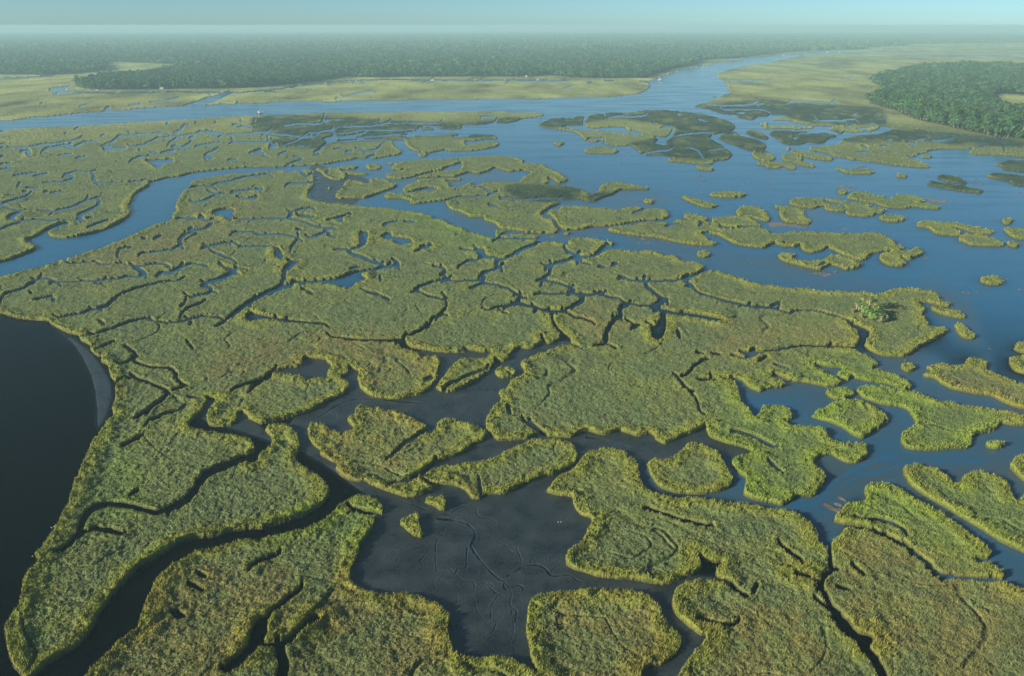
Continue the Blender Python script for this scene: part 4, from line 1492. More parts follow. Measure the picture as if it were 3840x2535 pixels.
def in_poly(u, v, p):
    r = np.zeros(u.shape, bool)
    q = np.roll(p, -1, 0)
    for (x0, y0), (x1, y1) in zip(p, q):
        if y0 == y1:
            continue
        c = ((y0 > v) != (y1 > v)) & (u < (x1 - x0) * (v - y0) / (y1 - y0) + x0)
        r ^= c
    return r


FOREST = parse(FOREST_TXT)


def wooded(x, y):
    u, v = project(x, y)
    r = np.zeros(u.shape, int)
    for k, w, p in FOREST:
        i = in_poly(u, v, p)
        if k == 'X':
            r[i] = 0
        else:
            r[i] = 1 if k == 'LF' else 2
    return r


# palettes of the crowns (leaf albedo)
PAL = np.array([(.052, .105, .042), (.070, .125, .040), (.045, .085, .045), (.085, .120, .050), (.062, .135, .060), (.110, .115, .065)], np.float32) * np.array([.64, .80, .56], np.float32)


def crown_tris(n, R, Hc, z0, cx, cy, pal, lobes=7, size=.3, rng=RNG):
    """leaf clumps spread through an uneven crown: (n,3,3) triangles and colours"""
    lc = rng.normal(size=(lobes, 3)) * np.array([.42, .42, .22])
    lc[:, 2] += .1
    lr = .42 + .28 * rng.random(lobes)
    lt = .78 + .5 * rng.random(lobes)
    k = rng.integers(0, lobes, n)
    d = rng.normal(size=(n, 3))
    d[:, 2] = np.abs(d[:, 2]) * 1.0 - .35
    d /= np.linalg.norm(d, axis=1)[:, None]
    c = lc[k] + d * (lr[k] * (.75 + .35 * rng.random(n)))[:, None]
    c = c * np.array([R, R, Hc]) + np.array([cx, cy, z0 + Hc * .5])
    a = np.cross(d, rng.normal(size=(n, 3)))
    a /= np.linalg.norm(a, axis=1)[:, None] + 1e-6
    b = np.cross(d, a) + d * rng.normal(size=(n, 1)) * .45
    s = (R * size * (.6 + .8 * rng.random(n)))[:, None]
    V = np.stack([c - a * s - b * s * .5, c + a * s - b * s * .5, c + b * s * .9], 1)
    cc = pal[None] * (lt[k] * (.8 + .4 * rng.random(n)))[:, None]
    cc = np.repeat(np.concatenate([cc, np.ones((n, 1))], 1)[:, None, :], 3, 1)
    return V, cc


def core_tris(R, Hc, z0, pal, rng=RNG):
    """dark inner mass of twigs behind the outer leaves: an uneven low-poly body"""
    V, F = [], []
    rings, seg = 4, 8
    for r in range(rings + 1):
        t = math.pi * r / rings
        for s_ in range(seg):
            f = 2 * math.pi * s_ / seg
            w = .68 * (1 + .25 * rng.normal()) if 0 < r < rings else .5
            V.append((R * w * math.sin(t) * math.cos(f), R * w * math.sin(t) * math.sin(f), z0 + Hc * .5 + Hc * .42 * math.cos(t)))
    tri = []
    V = np.array(V)
    for r in range(rings):
        for s_ in range(seg):
            a_, b_ = r * seg + s_, r * seg + (s_ + 1) % seg
            tri += [(a_, a_ + seg, b_), (b_, a_ + seg, b_ + seg)]
    P = V[np.array(tri)]
    cc = np.ones((len(P), 3, 4))
    cc[:, :, :3] = pal
    return P, cc


def tri_mesh(name, V, cc, mat):
    return np_mesh(name, V.reshape(-1, 3), np.arange(V.shape[0] * 3).reshape(-1, 3), mat, False, {'tint': cc.reshape(-1, 4)})


def tube(path, radii, seg=7):
    """tapered tube through the points: vertices and quads"""
    V, F = [], []
    for i, (pt, r) in enumerate(zip(path, radii)):
        a_ = Vector(path[min(i + 1, len(path) - 1)]) - Vector(path[max(i - 1, 0)])
        a_.normalize()
        u_ = a_.orthogonal().normalized()
        w_ = a_.cross(u_)
        for s_ in range(seg):
            f = 2 * math.pi * s_ / seg
            V.append(tuple(Vector(pt) + (u_ * math.cos(f) + w_ * math.sin(f)) * r))
    for i in range(len(path) - 1):
        for s_ in range(seg):
            n_ = (s_ + 1) % seg
            F.append((i * seg + s_, i * seg + n_, (i + 1) * seg + n_, (i + 1) * seg + s_))
    F.append(tuple(range(seg))[::-1])
    F.append(tuple(len(V) - seg + k for k in range(seg)))
    return V, F


def py_mesh(name, V, F, mat, smooth_=False):
    me = bpy.data.meshes.new(name)
    me.from_pydata([tuple(v) for v in V], [], F)
    me.update()
    for pl in me.polygons:
        pl.use_smooth = smooth_
    me.materials.append(mat)
    return me


class MB:
    """collects boxes and tubes into one mesh"""
    def __init__(s):
        s.V, s.F = [], []

    def add(s, V, F):
        o = len(s.V)
        s.V += [tuple(v) for v in V]
        s.F += [tuple(i + o for i in f) for f in F]
        return s

    def box(s, x0, x1, y0, y1, z0, z1, tx=1.0, ty=1.0):
        cx_, cy_ = (x0 + x1) / 2, (y0 + y1) / 2
        V = [(x0, y0, z0), (x1, y0, z0), (x1, y1, z0), (x0, y1, z0)]
        V += [(cx_ + (x - cx_) * tx, cy_ + (y - cy_) * ty, z1) for x, y, _ in V]
        return s.add(V, [(3, 2, 1, 0), (4, 5, 6, 7), (0, 1, 5, 4), (1, 2, 6, 5), (2, 3, 7, 6), (3, 0, 4, 7)])

    def tube(s, path, radii, seg=7):
        return s.add(*tube(path, radii, seg))

    def build(s, name, mat, parent=None, smooth_=False):
        return link(name, py_mesh(name, s.V, s.F, mat, smooth_), parent)


# ---- tree templates: trunk with limbs, crown of leaf clumps
def tree_template(kind, pal, rg):
    if kind == 'oak':
        R, Hc, z0 = 5.6, 8.5, 2.6
        V, cc = crown_tris(230, R, Hc, z0, 0, 0, pal, 9, .20, rg)
        tr = MB().tube([(0, 0, -.4), (.1, 0, 1.6), (.2, .1, 3.6), (.3, .2, 6)], [.55, .42, .36, .15])
        for k in range(4):
            f = k * 1.6 + rg.random()
            tr.tube([(.15, .05, 2.8), (1.5 * math.cos(f), 1.5 * math.sin(f), 4.6), (3.2 * math.cos(f), 3.2 * math.sin(f), 6.3)], [.28, .18, .06], 5)
    elif kind == 'pine':
        R, Hc, z0 = 3.6, 9.5, 7.0
        V, cc = crown_tris(170, R, Hc, z0, 0, 0, pal, 8, .22, rg)
        tr = MB().tube([(0, 0, -.4), (.1, .1, 6), (.15, 0, 13)], [.36, .28, .1])
        for k in range(5):
            f = k * 2.4
            tr.tube([(.1, .1, 8 + k), (2.1 * math.cos(f), 2.1 * math.sin(f), 9.2 + k)], [.12, .04], 5)
    else:
        R, Hc, z0 = 3.4, 4.6, .6
        V, cc = crown_tris(150, R, Hc, z0, 0, 0, pal, 7, .21, rg)
        tr = MB()
        for k in range(4):
            f = k * 1.7
            tr.tube([(.1, .1, -.3), (.8 * math.cos(f), .8 * math.sin(f), 2.4)], [.14, .05], 5)
    Vc, c2 = core_tris(R, Hc, z0, pal * .9, rg)
    V = np.concatenate([V, Vc])
    cc = np.concatenate([cc, c2])
    return tri_mesh('crown', V, cc, MAT_LEAF), py_mesh('trunk', tr.V, tr.F, MAT_BARK, True)


rg = np.random.default_rng(3)
TPL = {'oak': [tree_template('oak', PAL[i], rg) for i in (0, 1, 2, 0, 2)],
       'pine': [tree_template('pine', PAL[i], rg) for i in (1, 4, 3)],
       'bush': [tree_template('shrub', np.array(c_), rg) for c_ in ([.11, .185, .042], [.17, .185, .095], [.060, .120, .030])],
       'shrub': [tree_template('shrub', PAL[i], rg) for i in (1, 5, 3)]}


def plant(name, kind, x, y, s, rz, label, group, i=0, z=.2):
    t = empty(name, (x, y, z), rz, s)
    tag(t, label, 'shrub' if kind in ('shrub', 'bush') else 'tree', group)
    cr, tr = TPL[kind][i % len(TPL[kind])]
    link('crown', cr, t)
    link('trunk', tr, t)
    return t


def scatter(d0, d1, sp):
    ys = np.arange(d0, d1, sp)
    P = []
    for y in ys:
        hw = y * .69 + 120
        xs = np.arange(-hw, hw, sp)
        P.append(np.stack([xs + RNG.uniform(-.5, .5, len(xs)) * sp, y + RNG.uniform(-.5, .5, len(xs)) * sp], 1))
    P = np.concatenate(P)
    return P, wooded(P[:, 0], P[:, 1])


def mass(P, K, R0, R1, H0, H1, size):
    """many crowns as one mesh of leaf clumps"""
    n = len(P)
    R = RNG.uniform(R0, R1, n)
    H = (H0 + (H1 - H0) * RNG.random(n) ** 2) * (1 + .30 * fbm(P[:, 0] / 60, P[:, 1] / 60, 2, 90))
    em = RNG.random(n) < .12
    H = np.where(em, H * 1.35, H)
    R = np.where(em, R * .62, R)
    zone_t = fbm(P[:, 0] / 120, P[:, 1] / 120, 3, 91)
    pi = np.clip((RNG.random(n) * 4.4 + zone_t * 2.2).astype(int), 0, 5)
    pal = PAL[pi] * RNG.uniform(.50, 1.55, (n, 1))
    L = 4
    lc = RNG.normal(size=(n, L, 3)) * np.array([.38, .38, .14])
    d = RNG.normal(size=(n, K, 3))
    d[..., 2] = np.abs(d[..., 2]) * 1.15 - .3
    d /= np.linalg.norm(d, axis=2)[..., None]
    k = RNG.integers(0, L, (n, K))
    c = np.take_along_axis(lc, k[..., None].repeat(3, 2), 1) + d * (.5 + .25 * RNG.random((n, K, 1)))
    c = c * np.stack([R, R, H * .33], 1)[:, None, :]
    c[..., 0] += P[:, None, 0]
    c[..., 1] += P[:, None, 1]
    c[..., 2] += (H * .66)[:, None]
    a_ = np.cross(d, RNG.normal(size=d.shape))
    a_ /= np.linalg.norm(a_, axis=2)[..., None] + 1e-6
    b_ = np.cross(d, a_) + d * RNG.normal(size=(n, K, 1)) * .35
    s_ = (R[:, None] * size * RNG.uniform(.6, 1.4, (n, K)))[..., None]
    V = np.stack([c - a_ * s_ - b_ * s_ * .5, c + a_ * s_ - b_ * s_ * .5, c + b_ * s_ * .9], 2)
    cc = np.ones(V.shape[:3] + (4,))
    cc[..., :3] = (pal[:, None, :] * RNG.uniform(.8, 1.2, (n, K, 1)))[:, :, None, :]
    return V.reshape(-1, 3, 3), cc.reshape(-1, 3, 4)


P1, w1 = scatter(1000, 2900, 10.2)
k1 = w1 > 0
P1, w1 = P1[k1], w1[k1]
u1, v1 = project(P1[:, 0], P1[:, 1])
D1 = np.hypot(P1[:, 0], P1[:, 1])
vis = (u1 > 15) & (u1 < 3825) & (v1 < 2535)
solo = np.zeros(len(P1), bool)


def rows(ids, binw, nrow, lim):
    """the nearest trees of each narrow stretch, row by row, left to right"""
    out = []
    left = list(ids)
    for r_ in range(nrow):
        best = {}
        for i_ in left:
            c_ = int(u1[i_] / binw)
            if c_ not in best or v1[i_] > v1[best[c_]]:
                best[c_] = i_
        pick = sorted(best.values(), key=lambda i_: u1[i_])
        if sum(len(o) for o in out) + len(pick) > lim:
            break
        out.append(pick)
        s_ = set(pick)
        left = [i_ for i_ in left if i_ not in s_]
    return out


ORD = lambda k: '%d%s' % (k, 'th' if 10 <= k % 100 <= 20 else {1: 'st', 2: 'nd', 3: 'rd'}.get(k % 10, 'th'))
LOOK = {'oak': 'broad dark green tree', 'pine': 'tall narrow pine', 'shrub': 'low round shrub'}
NAME = {'oak': 'oak_tree', 'pine': 'pine_tree', 'shrub': 'coastal_shrub'}
for wz, binw, nrow, lim, site, mixk in ((2, 20, 4, 190, 'wooded island', ('oak', 'oak', 'oak', 'pine', 'shrub')),
                                        (1, 27, 1, 110, 'riverside wood', ('oak', 'oak', 'pine'))):
    for r_, pick in enumerate(rows(np.nonzero(vis & (w1 == wz) & (u1 < 3840))[0], binw, nrow, lim)):
        rn = ('front', 'second', 'third', 'fourth')[r_]
        for k, i_ in enumerate(pick):
            kind = random.choice(mixk)
            solo[i_] = True
            plant(NAME[kind], kind, P1[i_, 0], P1[i_, 1], random.uniform(1.2, 1.9), random.uniform(0, 6.28),
                  '%s, %s from the left in the %s row of the %s' % (LOOK[kind], ORD(k + 1), rn, site), 'trees edging the ' + site, k, .3)

nb = ~solo
Va, ca = mass(P1[nb & (w1 == 2)], 70, 5.8, 9.4, 12, 21, .24)
tag(link('forest', tri_mesh('forest', Va, ca, MAT_LEAF)), 'dense green crowns covering the wooded island on the right', 'forest', kind='stuff')
Vb, cb = mass(P1[nb & (w1 == 1)], 60, 6.0, 9.4, 12, 23, .25)
P2, w2 = scatter(2900, 5200, 15)
P2 = P2[w2 > 0]
Vc, cc_ = mass(P2, 24, 8.5, 13, 14, 25, .36)
P3, w3 = scatter(5200, 14500, 38)
P3 = P3[w3 > 0]
Vd, cd = mass(P3, 9, 20, 30, 15, 24, .55)
print('trees', len(P1), len(P2), len(P3))
tag(link('forest', tri_mesh('forest', np.concatenate([Vb, Vc, Vd]), np.concatenate([cb, cc_, cd]), MAT_LEAF)),
    'endless dark wood behind the river fading into the haze', 'forest', kind='stuff')

# ---- palm hammock on the big marsh
TILES.update({'Z1': (930, 380, 100 / 2240), 'Z2': (2400, 240, 400 / 2375), 'Z3': (3160, 1090, 260 / 2375), 'Z4': (280, 290, 420 / 2375), 'Z5': (1560, 250, 600 / 2375),
              'Z6': (80, 1950, 160 / 1004), 'Z7': (780, 300, 620 / 2375), 'Z8': (2000, 1900, 200 / 2375)})
PALM_G = np.array([.14, .24, .08])
PALM_D = np.array([.36, .24, .12])


def palm(x, y, h, lean, label):
    t = empty('palm_tree', (x, y, .6), random.uniform(0, 6.28))
    tag(t, label, 'palm', 'cabbage palms of the marsh hammock')
    lx, ly = lean
    tr = MB().tube([(0, 0, -.8), (lx * .25, ly * .25, h * .35), (lx * .6, ly * .6, h * .7), (lx, ly, h)], [.30, .24, .22, .24], 9)
    tr.build('trunk', MAT_PBARK, t, True)
    for nm, nf, colr, el0, el1, ln, zc in (('fronds', 52, PALM_G, -.35, 1.35, 2.2, h + .25), ('dead_fronds', 30, PALM_D, -1.45, -.75, 1.5, h)):
        V, cc = [], []
        for k in range(nf):
            f = random.uniform(0, 6.28)
            el = random.uniform(el0, el1)
            L = ln * random.uniform(.75, 1.1)
            d = Vector((math.cos(f) * math.cos(el), math.sin(f) * math.cos(el), math.sin(el)))
            sd_ = d.cross(Vector((0, 0, 1))).normalized()
            o = Vector((lx, ly, zc))
            m_ = o + d * L * .55
            for q_ in range(5):           # a fan of pointed leaflets
                w_ = (q_ - 2) * .42
                dd = (d * math.cos(w_) + sd_ * math.sin(w_))
                tip = m_ + dd * L * .55 + Vector((0, 0, -.18 * L))
                s_ = sd_ * .13
                V.append([m_ - s_, m_ + s_, tip])
                c_ = colr * random.uniform(.7, 1.3)
                cc.append([(*c_, 1)] * 3)
            V.append([o - sd_ * .03, o + sd_ * .03, m_])
            cc.append([(*(colr * 1.1), 1)] * 3)
        link(nm, tri_mesh(nm, np.array([[tuple(v) for v in q_] for q_ in V]), np.array(cc), MAT_LEAF), t)


for px_, py_, h_, ln_, lb in (
        (855, 742, 7.4, (.3, .2), 'tallest cabbage palm with a bare pale trunk, centre of the hammock'),
        (455, 700, 4.6, (-.5, .1), 'short leftmost palm with a tan skirt of dead fronds'),
        (545, 705, 4.9, (.3, .2), 'short palm just right of the leftmost palm'),
        (655, 640, 6.6, (0, .4), 'dark crowned palm behind the two short palms'),
        (790, 690, 5.8, (-.3, .3), 'palm with orange dead fronds tight against the tallest palm'),
        (950, 640, 6.2, (.4, .3), 'shaded palm standing behind and right of the tallest palm'),
        (1015, 712, 5.2, (-.2, .2), 'palm with a thin brown trunk left of the rightmost palm'),
        (1090, 716, 5.3, (.4, .2), 'rightmost palm with a white lower trunk')):
    gx, gy = t2g('Z3', px_, py_, .8)
    palm(gx, gy, h_ * 1.12, ln_, lb)
for k, (px_, py_, s_, i_, lb) in enumerate((
        (700, 790, .75, 0, 'round green shrub in front of the dark crowned palm'),
        (880, 880, .70, 0, 'green shrub at the foot of the tallest palm'),
        (1010, 860, .80, 2, 'big green shrub below the palm with the thin brown trunk'),
        (1140, 870, .85, 0, 'bright green shrub in front of the rightmost palm'),
        (1220, 960, .75, 2, 'green shrub on the right flank of the hammock'),
        (960, 1010, .70, 0, 'lowest green shrub of the hammock nearest the camera'),
        (1090, 1000, .65, 2, 'small green shrub between the lowest shrub and the pale shrub'),
        (1300, 1080, .60, 1, 'pale grey green shrub at the lower right of the hammock'),
        (1400, 1050, .55, 1, 'outermost pale shrub beside the palm shadows'),
        (330, 740, .35, 1, 'low scrubby bush left of the leftmost palm'),
        (640, 930, .35, 1, 'low tan bush in the grass in front of the hammock'))):
    gx, gy = t2g('Z3', px_, py_, .8)
    plant('hammock_shrub', 'bush', gx, gy, s_ * 1.15, k * 1.3, lb, 'shrubs round the palms', i_, .7)

# =====================================================================================
# 6. boats, docks, houses, birds
# =====================================================================================
MAT_WHITE = simple('white_gelcoat', (.80, .80, .76), .35, .05)
MAT_GLASS = simple('dark_glass', (.03, .04, .05), .1, .1)
MAT_WOOD = simple('weathered_boards', (.62, .56, .47), .85, .25, 3)
MAT_PILE = simple('dark_pile', (.12, .10, .08), .9)
MAT_TANROOF = simple('tan_shingles', (.50, .38, .30), .85, .15, 4)
MAT_GREYROOF = simple('grey_roofing', (.42, .42, .42), .8, .15, 4)
MAT_WALL = simple('painted_siding', (.72, .70, .64), .7, .08)
MAT_MOTOR = simple('outboard_paint', (.05, .05, .06), .4, .1)
MAT_NET = simple('pale_net', (.62, .62, .56), .9, .2, 8)
MAT_BIRD = simple('white_feathers', (.85, .84, .80), .8, .05)
MAT_BILL = simple('yellow_bill', (.55, .36, .06), .6, .1)
MAT_RUST = simple('painted_steel', (.55, .52, .46), .6, .2)


def hull(L, B, H, name, parent, mat):
    """lofted hull, bow towards +x, with a sheer line, a transom and a sunk deck"""
    V, F, n = [], [], 9
    for i in range(n):
        t = i / (n - 1)
        x = -L / 2 + L * t
        b = B / 2 * (1 - max(0, (t - .45) / .55) ** 2.2) * (.9 + .1 * min(1, t * 4))
        h = H * (.78 + .34 * t ** 2)
        V += [(x, -b, h), (x, -b * .82, .12), (x, 0, -.28 + .3 * t ** 4), (x, b * .82, .12), (x, b, h), (x, b * .82, h - .12 * H), (x, -b * .82, h - .12 * H)]
    for i in range(n - 1):
        for k in range(7):
            a_, b_ = i * 7 + k, i * 7 + (k + 1) % 7
            F.append((a_, b_, b_ + 7, a_ + 7))
    F.append((0, 6, 5, 4, 3, 2, 1))
    return MB().add(V, F).build(name, mat, parent)


def motor_boat(tile, x, y, L, rz, label, cabin=True):
    gx, gy = t2g(tile, x, y)
    t = empty('motor_boat', (gx, gy, .05), rz)
    t.scale = (1.1, 1.15, 1.5)
    tag(t, label, 'boat', 'white motor boats moored by the docks')
    B, H = L * .32, L * .13 + .2
    hull(L, B, H, 'hull', t, MAT_WHITE)
    if cabin:
        MB().box(-L * .18, L * .22, -B * .36, B * .36, H * .7, H + L * .13, .82, .86).build('cabin', MAT_WHITE, t)
        MB().box(-L * .165, L * .215, -B * .365, B * .365, H + L * .035, H + L * .09, .93, .97).build('window', MAT_GLASS, t)
        MB().box(-L * .36, -L * .06, -B * .40, B * .40, H + L * .15, H + L * .165).build('canopy', MAT_WHITE, t)
    else:
        MB().box(-L * .05, L * .08, -B * .2, B * .2, H * .7, H + L * .08, .8, .9).build('console', MAT_WHITE, t)
    MB().box(-L * .54, -L * .49, -.22, .22, .0, H + .25, .7, .8).build('outboard_motor', MAT_MOTOR, t)


motor_boat('Z2', 450, 358, 12.5, .15, 'largest white motor boat at the river mouth beside the wood')
motor_boat('Z2', 620, 235, 8.0, .6, 'small white boat moored upstream of the largest white boat')
motor_boat('Z2', 1415, 30, 10.0, .9, 'white boat at the far dock, left one of the pair')
motor_boat('Z2', 1505, 24, 9.0, .3, 'white boat at the far dock, right one of the pair')
motor_boat('Z5', 1812, 195, 8.5, .2, 'white boat in the blue opening of the creek behind the long marsh island')
motor_boat('Z4', 480, 280, 7.0, -.2, 'white boat pulled up on the bank at the left tip of the wood', False)
motor_boat('T4', 550, 489, 14.0, .2, 'bright white boat far up the hazy river')
motor_boat('T4', 665, 485, 12.0, .2, 'faint white boat farthest up the hazy river')
motor_boat('T4', 145, 513, 10.0, .2, 'faint white boat by the hazy far bank')

# houseboat: the white oval by the forest creek
gx, gy = t2g('Z5', 245, 208)
t = empty('houseboat', (gx, gy, .05), .05)
tag(t, 'white rounded houseboat moored in the forest creek behind the marsh island', 'houseboat')
hull(12.0, 4.2, 1.1, 'hull', t, MAT_WHITE)
MB().box(-4.8, 3.4, -1.7, 1.7, .9, 3.2, .96, .92).build('cabin', MAT_WHITE, t)
MB().box(-5.1, 3.8, -1.95, 1.95, 3.2, 3.38, .97, .95).build('roof', MAT_WHITE, t)
for k in range(4):
    MB().box(-4.1 + k * 1.9, -2.9 + k * 1.9, -1.76, -1.62, 1.8, 2.6).build('window', MAT_GLASS, t)

# shrimp trawler on the river with its outriggers down
gx, gy = t2g('Z1', 1030, 1040)
t = empty('shrimp_trawler', (gx, gy, .05), math.radians(-118))
tag(t, 'white shrimp trawler with spread outriggers under way on the wide river', 'trawler')
hull(11.5, 4.0, 1.9, 'hull', t, MAT_WHITE)
MB().box(.2, 3.2, -1.3, 1.3, 1.5, 4.1, .9, .9).build('wheelhouse', MAT_WHITE, t)
MB().box(.26, 3.24, -1.26, 1.26, 2.9, 3.6, .96, .96).build('window', MAT_GLASS, t)
MB().tube([(-.6, 0, 1.3), (-.6, 0, 8.6)], [.12, .07], 8).build('mast', MAT_RUST, t)
for s_ in (-1, 1):
    b_ = MB().tube([(-.6, s_ * .9, 1.9), (-.6, s_ * 6.6, 4.9)], [.10, .06], 7).build('outrigger', MAT_RUST, t)
    MB().add([(-.6, s_ * 6.4, 4.8), (-1.5, s_ * 6.9, 2.6), (.3, s_ * 6.9, 2.6), (-.6, s_ * 6.2, 1.9), (-1.6, s_ * 6.3, 2.4), (.4, s_ * 6.3, 2.4)],
             [(0, 1, 2), (1, 3, 2), (0, 5, 4), (3, 4, 5), (0, 4, 1), (0, 2, 5), (1, 4, 3), (2, 3, 5)]).build('net', MAT_NET, b_)
MB().add([(-.7, -1.0, 8.4), (-.7, 1.1, 6.9), (-1.9, .1, 6.6), (-.5, -1.0, 8.3), (-.5, 1.1, 6.8), (-1.7, .1, 6.5)],
         [(0, 1, 2), (5, 4, 3), (0, 3, 4, 1), (1, 4, 5, 2), (2, 5, 3, 0)]).build('riding_sail', MAT_WHITE, t)
MB().box(-4.6, -1.4, -1.2, 1.2, 1.25, 1.7, .9, .9).build('hatch', MAT_WOOD, t)

# docks across the forest creek
def dock(tile, x, y, L, W, rz, label, shed=False):
    gx, gy = t2g(tile, x, y)
    t = empty('wooden_dock', (gx, gy, 0), rz)
    tag(t, label, 'dock', 'docks along the wooded bank')
    d = MB()
    n = int(L / .5)
    for k in range(n):
        d.box(-W / 2, W / 2, -L / 2 + k * .5, -L / 2 + k * .5 + .44, 1.22, 1.30)
    d.box(-W / 2 + .1, -W / 2 + .3, -L / 2, L / 2, 1.0, 1.218).box(W / 2 - .3, W / 2 - .1, -L / 2, L / 2, 1.0, 1.218)
    d.build('deck', MAT_WOOD, t)
    k = -L / 2 + .3
    while k < L / 2:
        for s_ in (-1, 1):
            MB().tube([(s_ * (W / 2 + .12), k, -1.0), (s_ * (W / 2 + .12), k, 1.9)], [.13, .12], 6).build('post', MAT_PILE, t)
        k += 3.0
    MB().box(-W * .9 - 1.2, W * .9 + 1.2, -L / 2 - 3.4, -L / 2 - .02, .25, .60).build('float', MAT_WOOD, t)
    if shed:
        r = MB().add([(-2.6, -L / 2 - 3.6, 3.4), (2.6, -L / 2 - 3.6, 3.4), (2.6, -L / 2 + .8, 3.4), (-2.6, -L / 2 + .8, 3.4), (0, -L / 2 - 3.6, 4.6), (0, -L / 2 + .8, 4.6)],
                     [(3, 2, 1, 0), (0, 1, 4), (2, 3, 5), (1, 2, 5, 4), (3, 0, 4, 5)])
        r.build('roof', MAT_GREYROOF, t)
        for sx_ in (-2.3, 2.3):
            for sy_ in (-3.3, .5):
                MB().tube([(sx_, -L / 2 + sy_, .5), (sx_, -L / 2 + sy_, 3.4)], [.1, .1], 6).build('roof_post', MAT_PILE, t)


for a_ in (('Z4', 285, 290, 14, 3.2, .1, 'leftmost tan dock at the tip of the wood, left of the beached boat'),
           ('Z4', 950, 312, 10, 3.0, 0, 'tan floating dock second from the left along the wood'),
           ('Z4', 1625, 296, 12, 2.4, 0, 'grey dock third from the left along the wood'),
           ('Z4', 1930, 292, 12, 3.4, 0, 'tan dock beside the grey roofed boathouse'),
           ('Z7', 240, 160, 34, 4.2, 0, 'wide pale dock where the side creek meets the forest creek', True),
           ('Z7', 975, 148, 14, 2.6, .2, 'small dark dock on the marsh side right of the wide pale dock'),
           ('Z7', 1325, 78, 26, 3.0, .2, 'pale footbridge crossing the forest creek, leftmost of the row of footbridges'),
           ('Z7', 1682, 52, 24, 3.0, .1, 'second footbridge of the row crossing the forest creek'),
           ('Z7', 1848, 38, 24, 3.0, .1, 'third footbridge of the row crossing the forest creek'),
           ('Z7', 2025, 22, 28, 3.4, 0, 'fourth and widest footbridge of the row crossing the forest creek'),
           ('Z7', 2132, 14, 24, 3.0, 0, 'rightmost footbridge of the row crossing the forest creek'),
           ('Z5', 880, 195, 24, 5.0, 0, 'pale dock right of the white houseboat'),
           ('Z5', 1320, 188, 18, 3.0, 0, 'thin dock between the pale dock and the small white cottage'),
           ('Z5', 2250, 182, 16, 5.0, 0, 'tan dock near the right end of the forest creek'),
           ('Z2', 430, 300, 26, 3.0, -.2, 'long dock leading out to the largest white motor boat'),
           ('Z2', 530, 262, 26, 3.0, -.3, 'dock just left of the small white moored boat'),
           ('Z2', 710, 190, 30, 3.0, -.4, 'dock upstream of the small white moored boat'),
           ('Z2', 830, 158, 30, 4.0, -.4, 'pinkish dock at the shaded bend of the wooded bank'),
           ('Z2', 1150, 85, 34, 4.0, -.4, 'dock left of the far pair of white boats'),
           ('Z2', 1260, 60, 34, 4.0, -.4, 'dock nearest the far pair of white boats')):
    dock(*a_)

# houses among the trees
def house(tile, x, y, L, W, H, rz, roofm, label):
    gx, gy = t2g(tile, x, y)
    t = empty('house', (gx, gy, .4), rz)
    tag(t, label, 'house')
    MB().box(-L / 2, L / 2, -W / 2, W / 2, -.5, H).build('wall', MAT_WALL, t)
    e_ = .5
    r = MB().add([(-L / 2 - e_, -W / 2 - e_, H + .003), (L / 2 + e_, -W / 2 - e_, H + .003), (L / 2 + e_, W / 2 + e_, H + .003), (-L / 2 - e_, W / 2 + e_, H + .003), (-L / 2 - e_, 0, H + W * .36), (L / 2 + e_, 0, H + W * .36)],
                 [(3, 2, 1, 0), (0, 1, 5, 4), (2, 3, 4, 5), (1, 2, 5), (3, 0, 4)])
    ro = r.build('roof', roofm, t)
    MB().box(L * .2, L * .2 + .8, .6, 1.4, H + W * .1, H + W * .36 + .9).build('chimney', MAT_TANROOF, ro)
    MB().box(-.5, .5, -W / 2 - .06, -W / 2 - .003, 0, 2.1).build('door', MAT_GLASS, t)
    for k in (-.32, .32):
        MB().box(L * k - .7, L * k + .7, -W / 2 - .06, -W / 2 - .003, 1.0, 2.3).build('window', MAT_GLASS, t)


house('Z4', 612, 240, 9, 8, 9.5, 1.2, MAT_GREYROOF, 'tall white house glimpsed between the trees at the left tip of the wood')
house('Z4', 1850, 262, 8, 6, 3.0, .1, MAT_GREYROOF, 'grey roofed boathouse at the edge of the wood')
house('Z5', 418, 140, 13, 9, 5.5, .2, MAT_TANROOF, 'tan roofed house in the trees above the houseboat')
house('Z5', 712, 130, 12, 9, 5.5, -.3, MAT_TANROOF, 'tan roofed house in the trees right of the first tan roof')
house('Z5', 1637, 158, 6, 5, 3.6, 0, MAT_GREYROOF, 'small white cottage on the bank left of the moored white boat')

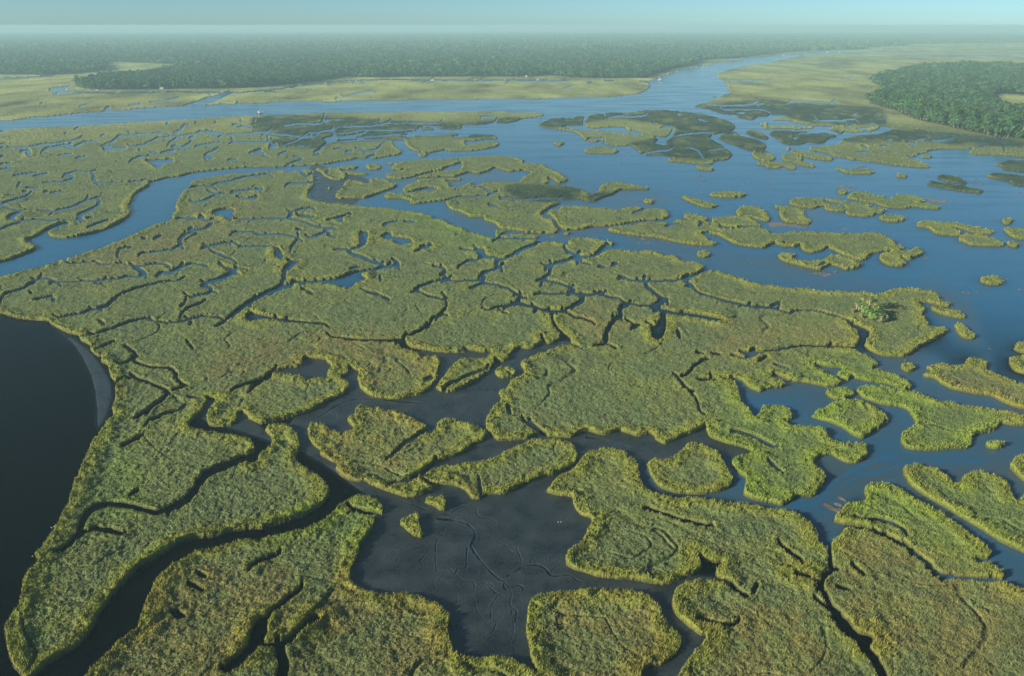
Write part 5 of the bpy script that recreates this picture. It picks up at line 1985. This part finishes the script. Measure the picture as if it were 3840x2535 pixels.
# egrets
def egret(tile, x, y, rz, label, z):
    gx, gy = t2g(tile, x, y, z)
    t = empty('egret', (gx, gy, z), rz, .7 if z < .1 else .5)
    tag(t, label, 'egret')
    V, F = tube([(-.34, 0, .50), (-.18, 0, .55), (0, 0, .60), (.14, 0, .66), (.22, 0, .76), (.19, 0, .90), (.25, 0, 1.0), (.33, 0, 1.0)], [.02, .10, .13, .09, .045, .03, .045, .02], 8)
    MB().add(V, F).build('body', MAT_BIRD, t, True)
    MB().tube([(.32, 0, 1.0), (.46, 0, .98)], [.018, .003], 6).build('bill', MAT_BILL, t)
    for s_ in (-1, 1):
        MB().tube([(0, s_ * .05, .52), (.02, s_ * .05, .26), (0, s_ * .05, -.1)], [.018, .014, .012], 6).build('leg', MAT_PILE, t)


egret('Z6', 780, 180, .3, 'white egret at the bank of the dark pond, upper right of a pair', .05)
egret('Z6', 715, 205, 2.6, 'white egret at the bank of the dark pond, lower left of a pair', .05)
egret('Z6', 270, 880, 1.0, 'lone white egret at the small notch of the dark pond bank', .05)
egret('Z6', 85, 1445, 0.0, 'lowest white egret on the bank of the dark pond', .05)
egret('Z8', 1105, 725, 2.8, 'white egret on the open mudflat, left one of a pair', .12)
egret('Z8', 1225, 720, .4, 'white egret on the open mudflat, right one of a pair', .12)

# =====================================================================================
# 7. air
# =====================================================================================
hm = bpy.data.materials.new('haze_air')
hm.use_nodes = True
ht = hm.node_tree
ht.nodes.remove(ht.nodes['Principled BSDF'])
pv = ht.nodes.new('ShaderNodeVolumePrincipled')
pv.inputs['Color'].default_value = (.45, .72, .85, 1)
pv.inputs['Density'].default_value = HAZE
pv.inputs['Anisotropy'].default_value = 0.0
ht.links.new(pv.outputs[0], ht.nodes['Material Output'].inputs['Volume'])
me = bpy.data.meshes.new('haze')
hb = MB().box(-34000, 34000, -1500, 45000, -2.0, CAM_H + 2)
me.from_pydata(hb.V, [], hb.F)
me.update()
me.materials.append(hm)
tag(link('haze', me), 'pale blue haze veiling the far wood and river', 'haze', kind='stuff')
